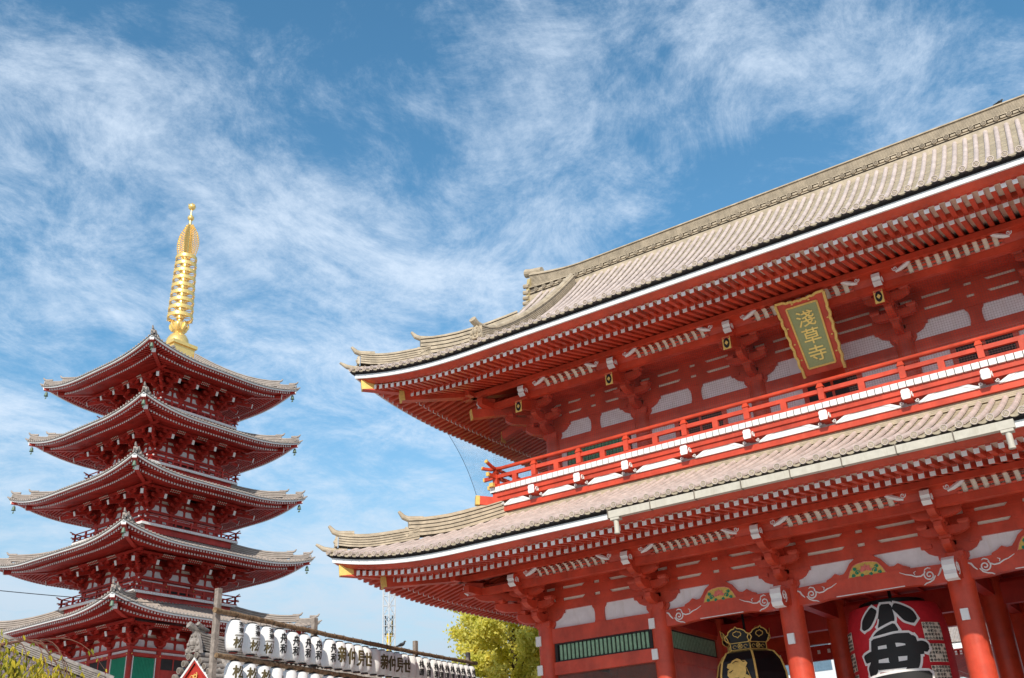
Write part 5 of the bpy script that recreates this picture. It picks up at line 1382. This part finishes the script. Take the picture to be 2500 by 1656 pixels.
for i, (t, kd) in enumerate(zip(UP, KN)):
    paper_lantern(kd, t, 6.20 + .018 * t + .0009 * t * t, 1. if i < 8 else (.97 if i < 19 else .9), f'white lantern with {DESC[kd]}, {ORD[i]} from near end of upper row', 'paper lanterns on the upper pole')
LO = [.07, .64, 1.19, 1.75, 2.38, 2.89, 3.49, 4.21, 4.74, 5.21, 5.75, 6.3]
for i, t in enumerate(LO):
    kd = 'pine' if i < 3 else ('small' if i < 9 else 'blank')
    paper_lantern(kd, t, 5.265 + .018 * t + .0006 * t * t, 1.0, f'white lantern with {DESC[kd]}, {ORD[i]} from near end of lower row', 'paper lanterns on the lower pole')

# ------------------------------------------------------------------ small gabled hall behind the rack
hall = thing('small_hall', 'small hall with weathered round tiles and a white gable edge below the pagoda', 'hall', (-31.05, 25.4, 0))
HW, ZR = 3.4, 7.78
hz = lambda a: ZR - .98 * a + .055 * a * a              # roof height a metres from the ridge
rf = MB(); n = 12
for sg in (-1, 1):
    A = [(sg * HW * i / n, -.5, hz(HW * i / n)) for i in range(n + 1)]; B = [(x, 9.5, z) for x, y, z in A]
    rf.strip(A, B, 0); rf.strip([(x, y, z - .12) for x, y, z in A], [(x, y, z - .12) for x, y, z in B], 0)
    for j in range(38):                                  # round tile rows down the slope
        y = -.1 + j * .25
        rf.tube([(sg * a, y, hz(a) + .03) for a in [.15 + (HW - .15) * q / 10 for q in range(11)]], [.075 if q % 2 else .083 for q in range(11)], 8, 0)
    for j in range(14):                                  # rake tiles laid across the gable edge
        a = .22 + j * .24; rf.tube([(sg * a, -.74, hz(a) + .06), (sg * a, -.1, hz(a) + .08), (sg * a, .16, hz(a) + .09)], [.118, .11, .11], 10, 0)
        rf.tube([(sg * a, -.745, hz(a) + .06), (sg * a, -.755, hz(a) + .06)], .08, 10, 1)
    rf.tube([(sg * a, .28, hz(a) + .15) for a in [.2 + 3.1 * q / 10 for q in range(11)]], .09, 8, 0)
hr_ = rf.build('roof', [OTILE, TLINE], hall, True)
rr_ = MB(); ridge_run(rr_, [(0, -.55 + i * .5, ZR - .02 + .10 * max(0, 1 - i / 3.) ** 2) for i in range(21)], .36, .52, .11, 6)
ogre_tile(rr_, (0, -.6, ZR - .02), (0, -1), .85)
rr_.tube([(0, -.3, ZR + .72), (-.02, -.65, ZR + .78), (-.03, -.98, ZR + .95)], [.11, .12, .13], 10); rr_.tube([(.0, -.1, ZR + .80), (.16, -.5, ZR + .86), (.2, -.75, ZR + .98)], [.07, .07, .08], 8)
rr_.build('roof_ridge', [OTILE, TLINE], hr_)
gb = MB()
for sg in (-1, 1):
    A = [(sg * a, -.62, hz(a) - .16) for a in [HW * i / 10 for i in range(11)]]; B = [(x, y, z - .12) for x, y, z in A]
    gb.strip(A, B, 0); gb.strip(B, [(x, -.55, z) for x, y, z in B], 0)
    gb.strip([(x, -.60, z - .02) for x, y, z in B], [(x, -.60, z - .12) for x, y, z in B], 1)
gb.add([(0, -.52, ZR - .4), (HW, -.52, hz(HW) - .4), (-HW, -.52, hz(HW) - .4)], [(0, 1, 2)], 1)
for i in range(60):                                      # gilt carving in the gable
    a = random.uniform(-.55, .55); z = ZR - 1.25 + random.uniform(-.7, .55) - abs(a) * .7
    gb.tube([(a + p * 1.3, -.60 - .02 * (i % 3), z + q * 1.3) for p, q in spiral(1.2, .02, .10, 10, i)], .018, 5, 2)
split_build(gb, 'gable', [WHITE, PRED, GOLDP], hall)
bw = MB(); bw.box(-2.6, 2.6, 0, 9, 0, 5.9); bw.build('wall', RED, hall)
wing = MB()
for sg in (-1, 1): wing.strip([(-9 + i, 1.6, 6.95 + .35 * max(0, (i - 5.5) / 3.) ** 2) for i in range(9)], [(-9 + i, 1.6 + sg * 2.6, 5.6 + .3 * max(0, (i - 5.5) / 3.) ** 2) for i in range(9)], 0)
for i in range(32):
    x = -9 + .26 * i
    for sg in (-1, 1): wing.tube([(x, 1.6 + sg * q * 2.6, 6.98 - 1.35 * q + .33 * max(0, (x + 3.5) / 3.) ** 2) for q in (0, .3, .6, 1)], .07, 6, 0)
ridge_run(wing, [(-9 + i, 1.6, 6.95 + .35 * max(0, (i - 5.5) / 3.) ** 2) for i in range(9)], .3, .16, .09, 3)
wing.box(-8.6, -2.6, .2, 3.0, 0, 5.6, 2); wing.build('wing_roof', [OTILE, TLINE, RED], hall)

# hall with scale shaped tiles at the left edge
th = thing('tiled_hall', 'hip roof of dark scale shaped tiles with a pale descending ridge behind yellow leaves', 'hall', (-36.5, 20.5, 0))
to = Vector((-36.5, 20.5, 0))
Pa = Vector(BP(-60.9, .1600, 38)); Pb = Vector(BP(-55.75, .1265, 38)); Pt = Pa + (Pa - Pb) * 1.2
dn = (Pb - Pt).normalized()
nrm = Vector((.77, -.20, 0)); nrm.z = (.77 * dn.x - .20 * dn.y) / -dn.z; nrm.normalize()     # the slope faces the court
ev = Vector((0, 0, 1)).cross(nrm).normalized(); ds = ev.cross(nrm).normalized()
if ds.z > 0: ds = -ds
al, be = dn.dot(ev), dn.dot(ds)
if al < 0: ev = -ev; al = -al
rf = MB(); Lr = (Pb - Pt).length; E_ = Pt + dn * Lr
rf.add([p - to - nrm * .05 for p in (Pt - ev * 2, E_, E_ + ds * 3.2, Pt - ev * 2 + ds * (3.2 + Lr * be))], [(0, 1, 2, 3)], 2)
for r in range(48):                                      # overlapping scale tiles
    for c in range(-10, 44):
        a_, b_ = .20 * (c + .5 * (r % 2)), .155 * r
        if b_ * al - a_ * be < -.05 or a_ > Lr * al + .1: continue
        p = Pt + ev * a_ + ds * b_; pts = []
        for x, y in ((-.098, -.14), (.098, -.14), (.098, .04), (.08, .09), (.04, .13), (0, .145), (-.04, .13), (-.08, .09), (-.098, .04)):
            pts.append(p + ev * x + ds * y + nrm * (.006 + .13 * (y + .14)) - to)
        rf.add(pts, [tuple(range(9))], 0); q = pts[2:]
        rf.add(q + [v_ - nrm * .035 for v_ in q], [(i, i + 1, i + 8, i + 7) for i in range(6)], 1)
r0 = rf.build('roof', [STILE, TLINE, DARK], th, fix=False)
rr_ = MB(); ridge_run(rr_, [Pt + (Pb - Pt) * (i / 16.) - to for i in range(17)], .34, .26, .10, 4)
rr_.tube([Pb - to + Vector((0, 0, .30)), Pb - to + (Pb - Pt).normalized() * .3 + Vector((0, 0, .30))], .11, 10)
rr_.build('descending_ridge', [OTILE, TLINE], r0)
bk = MB(); q = [Pt - to, E_ - to, E_ - to + Vector((-5, .8, -.2)), Pt - to + Vector((-5, .8, .2))]; bk.add(q, [(0, 1, 2, 3)]); bk.build('rear_slope', STILE, r0)
w0 = E_ + ds * 2.6 - to; wl_m = MB(); wl_m.box(w0.x - 5.5, w0.x - .6, w0.y - 9, w0.y - .8, 0, 4.6); wl_m.build('wall', RED, th)

# ------------------------------------------------------------------ trees
def leaf_quad(mb, c, r, bias=None):
    a = Vector((random.gauss(0, 1), random.gauss(0, 1), random.gauss(0, 1))).normalized(); b = a.orthogonal().normalized()
    b.rotate(Matrix.Rotation(random.uniform(0, 6.28), 3, a)); c = Vector(c); d = a.cross(b)
    p = b * r; q = d * r * random.uniform(.55, .9)
    mb.add([c - p, c + q * .8 - p * .1, c + p, c - q * .8 - p * .1], [(0, 1, 2, 3)])
GT = (-27.6, 40.6)
gk = thing('ginkgo_tree', 'bright yellow ginkgo tree rising behind the far end of the lantern row', 'tree', (GT[0], GT[1], 0))
tr = MB(); tr.tube([(0, 0, 0), (.05, .03, 3), (-.05, 0, 7), (0, .05, 11), (0, 0, 15)], [.34, .28, .2, .11, .03], 10)
ends = []
for i in range(62):
    z = 4.2 + 10.2 * i / 61; L = (3.5 * (1 - ((z - 4.2) / 11.4)) ** .75 + .3) * random.uniform(.72, 1.08); a = i * 2.4 + random.uniform(-.3, .3)
    p1 = (L * .5 * math.cos(a), L * .5 * math.sin(a), z + L * .32); p2 = (L * math.cos(a), L * math.sin(a), z + L * .55)
    tr.tube([(0, 0, z), p1, p2], [.06, .035, .012], 5); ends.append((Vector((0, 0, z)), Vector(p1), Vector(p2)))
    for q in range(3):
        f = random.uniform(.35, .95); o = Vector((0, 0, z)).lerp(Vector(p2), f); b = a + random.choice((-1, 1)) * random.uniform(.5, 1.1); l2 = L * random.uniform(.25, .45)
        p3 = o + Vector((math.cos(b) * l2, math.sin(b) * l2, l2 * .45)); tr.tube([o, p3], [.025, .008], 4); ends.append((o, o.lerp(p3, .5), p3))
tr.build('trunk', BARK, gk, True)
cw = MB()
for (a, b, c) in ends:
    ln = (c - a).length
    for i in range(int(110 + 230 * ln)):
        f = random.uniform(.18, 1.03); p = a.lerp(b, f * 2) if f < .5 else b.lerp(c, f * 2 - 1)
        s = .10 + .17 * random.random(); p = p + Vector((random.gauss(0, s), random.gauss(0, s), random.gauss(0, s * .8)))
        leaf_quad(cw, p, random.uniform(.07, .12))
cw.build('crown', LEAF, gk, fix=False)

yt = thing('yellow_leaf_tree', 'thin arching branches with drooping yellow green leaves at the lower left', 'tree', BP(-66, 0, 15)[:2] + (0,))
yo = Vector(BP(-66, 0, 15)); yo.z = 0
B_ = lambda az, tan, d: Vector(BP(az, tan, d)) - yo
tr = MB(); tr.tube([(0, 0, 0), (.1, .05, 1.6), (.05, .2, 3.0), B_(-63.5, .155, 14.6)], [.16, .13, .10, .05], 8)
tr.tube([B_(-63.5, .155, 14.6), B_(-60.8, .1600, 14.4), B_(-59.7, .1645, 14.3), B_(-58.9, .1615, 14.2), B_(-58.1, .1450, 14.2), B_(-57.6, .128, 14.2)], [.05, .02, .015, .012, .008, .005], 6)
tips = []
for (az, tn, ln, dx) in ((-60.6, .161, .8, .25), (-60.3, .162, .9, .4), (-60.0, .163, .6, .5), (-59.6, .164, .95, .55), (-59.2, .163, .8, .6), (-58.9, .160, .7, .45), (-58.5, .153, .6, .35), (-60.9, .160, .9, .1), (-59.9, .1645, .5, -.4), (-61.2, .158, 1.0, .3), (-58.2, .147, .5, .3), (-59.3, .163, .45, 1.0), (-57.9, .138, .5, .25)):
    p = B_(az, tn, 14.3); e = Vector((math.cos(R_(27)), math.sin(R_(27)), 0)); pts = []
    for i in range(8):
        f = i / 7; pts.append(p + e * dx * f ** .8 + Vector((0, 0, .10 * math.sin(f * 2.6) - ln * f ** 1.8)))
    tr.tube(pts, [.007 - .0006 * i for i in range(8)], 4); tips.append(pts)
tr.build('trunk', TWIG, yt, True)
cw = MB()
def droop_leaf(c, L):
    a = random.uniform(0, 6.28); t = Vector((math.cos(a) * .45, math.sin(a) * .45, -1)).normalized(); s = t.cross(Vector((math.cos(a + 1.3), math.sin(a + 1.3), .2))).normalized()
    m_ = t.cross(s) * L * .10
    q = [c, c + t * L * .25 + s * L * .17, c + t * L * .6 + s * L * .18 + m_, c + t * L, c + t * L * .6 - s * L * .18 + m_, c + t * L * .25 - s * L * .17]
    cw.add(q, [(0, 1, 2, 3), (0, 3, 4, 5)])
for (az, tn, sx, sz, n) in ((-60.7, .137, .19, .17, 380), (-59.3, .129, .13, .12, 130), (-58.75, .133, .05, .14, 60), (-58.2, .128, .13, .12, 150), (-57.4, .127, .09, .09, 70), (-59.9, .124, .28, .08, 170), (-61.5, .137, .25, .2, 160), (-60.0, .145, .05, .06, 16), (-58.0, .137, .03, .05, 9)):
    for i in range(n):
        p = B_(az, tn, 14.3) + Vector((random.gauss(0, sx), random.gauss(0, sx), random.gauss(0, sz))); droop_leaf(p, random.uniform(.06, .115))
for pts in tips:
    for q in pts[5:]:
        for i in range(2): droop_leaf(q + Vector((random.gauss(0, .03),) * 3), random.uniform(.05, .10))
cw.build('crown', LEAF2, yt, fix=False)

# ------------------------------------------------------------------ crane mast, wire, birds
cp0 = Vector(BP(-41.12, 0, 150)); cm_ = thing('crane_mast', 'white lattice crane mast with a yellow climbing section far behind the lanterns', 'crane', (cp0.x, cp0.y, 0), R_(41.12 + 45))
st = MB(); w = .62
for sx, sy in ((-1, -1), (1, -1), (1, 1), (-1, 1)): st.box(sx * w - .055, sx * w + .055, sy * w - .055, sy * w + .055, 0, 38)
for i in range(26):
    z = .5 + i * 1.45
    for k, (a, b) in enumerate((((-w, -w), (w, -w)), ((w, -w), (w, w)), ((w, w), (-w, w)), ((-w, w), (-w, -w)))):
        st.beam((*a, z), (*b, z), .06, .07); f, g = (a, b) if (i + k) % 2 else (b, a)
        st.beam((*f, z), (*g, z + 1.45), .05, .05)
st.build('lattice', STEEL, cm_)
cs_ = MB()
for sx, sy in ((-1, -1), (1, -1), (1, 1), (-1, 1)): cs_.box(sx * .38 - .05, sx * .38 + .05, sy * .38 - .05, sy * .38 + .05, 26.6, 29.6)
for i in range(3):
    z = 26.7 + i * .95
    for a, b in (((-.38, -.38), (.38, -.38)), ((.38, -.38), (.38, .38)), ((.38, .38), (-.38, .38)), ((-.38, .38), (-.38, -.38))): cs_.beam((*a, z), (*b, z + .8), .05, .05)
cs_.build('climbing_frame', DARK, cm_)
yb = MB(); yb.box(-.24, .24, -.24, .24, 12, 27.0)
for sx in (-1, 1): yb.box(sx * .3 - .03, sx * .3 + .03, -.3, -.24, 26.5, 29)
yb.build('hoist_column', YEL, cm_)

wr = MB(); p0 = Vector(BP(-80, .235, 34)); p1 = Vector(RK(-.60, 6.45, -.12)); n = 40
wr.tube([p0.lerp(p1, i / n) - Vector((0, 0, .75 * 4 * (i / n) * (1 - i / n) * .5)) for i in range(n + 1)], .011, 5)
tag(wr.build('overhead_wire', CABLE, None, True), 'thin black overhead wire running from the left to the lantern rack post', 'wire')

def bird(loc, rz, label):
    t = thing('pigeon', label, 'pigeon', loc, rz, 'pigeons perched high up')
    b = MB(); b.tube([(-.17, 0, .06), (-.10, 0, .085), (-.03, 0, .11), (.05, 0, .135), (.085, 0, .175), (.10, 0, .215), (.125, 0, .225), (.145, 0, .215)], [.02, .045, .068, .062, .042, .036, .028, .012], 10)
    w = MB(); w.prism([(-.30, .02), (-.13, .05), (-.10, .10), (-.18, .09)], lambda a, c, d: (a, d, c), -.03, .03)
    for s in (-1, 1): w.tube([(.06, s * .05, .13), (-.05, s * .066, .11), (-.20, s * .035, .05)], [.03, .036, .01], 6, flat=.4)
    w.build('wing', BIRDM, t, True)
    b.tube([(.142, 0, .215), (.175, 0, .205)], [.010, .003], 5, 1)
    for s in (-1, 1): b.tube([(.0, s * .025, .06), (.01, s * .025, .0)], .006, 4, 1)
    b.build('body', [BIRDM, OCHRE], t, True)
    return t
bx = RK(8.53, zp1(8.53) + .06); bird(bx, R_(35), 'grey pigeon perched on the upper log pole of the lantern rack')
bird((-.86, 32.1, zr + zt + .19), R_(20), 'small dark bird perched on the ridge of the gate roof').scale = (.8, .8, .8)

# ------------------------------------------------------------------ buildings seen through the passage
mh = thing('main_hall', 'large red hall with a pale tiled roof seen through the gate beside the red lantern', 'hall', (-7.3, 132, 0))
MO = dict(rsp=.5, fascia=[((-.05, -.15), (.15, -.2), 0), ((.15, -.2), (.05, -.4), 1), ((.05, -.4), (.05, -.8), 1), ((.05, -.8), (1.2, -.8), 2)],
          soffit=[((1.2, -.75), (2.6, -.55), 1), ((2.6, -.75), (6.2, .1), 1)], rafters=[(1.2, -.92, 2.6, -.72, .22, .26), (2.5, -1.0, 6., -.15, .22, .26)], hips=[])
mr, _ = eave(mh, 'roof', 21.5, 17.5, 16.2, 1.0, 7., lambda t: .45 * t + .02 * t * t, lambda k, s: max(0., min((21.5 if k % 2 == 0 else 17.5) - abs(s), 16.5)), .55, .12, MO, PM, fine=False)
b = MB(); b.box(-15.5, 15.5, -11.5, 11.5, 0, 16.1); b.build('wall', PRED, mh)
b = MB()
for i in range(8): b.tube([(-15 + i * 30 / 7, -12.2, 0), (-15 + i * 30 / 7, -12.2, 15.6)], .4, 10)
split_build(b, 'column', RED, mh, True)
b = MB(); b.box(-15.5, 15.5, -12.4, -12.0, 11.5, 12.2); b.box(-15.5, 15.5, -12.4, -12.0, 13.5, 14.1); b.build('tie_beam', RED, mh)
of = thing('office_building', 'pale grey office block with a row of windows seen through the gate passage', 'building', (-54, 168, 0))
b = MB(); b.box(-9, 9, -7, 7, 0, 27); b.build('wall', OFFICE, of)
b = MB(); b.box(-9.4, 9.4, -7.4, 7.4, 27, 28); b.build('roof', DARK, of)
for i in range(7):
    for j in range(4):
        b = MB(); x = -7.5 + j * 5; z = 2.2 + i * 3.6; b.box(x - 1.4, x + 1.4, -7.06, -6.95, z, z + 1.5); b.build('window', GLASSW, of)
b = MB()
for i in range(14): b.box(7.2, 9.2, -7.25, -7.1, 8 + i * 1.0, 8.25 + i * 1.0)
b.build('louvre', WHITE, of)
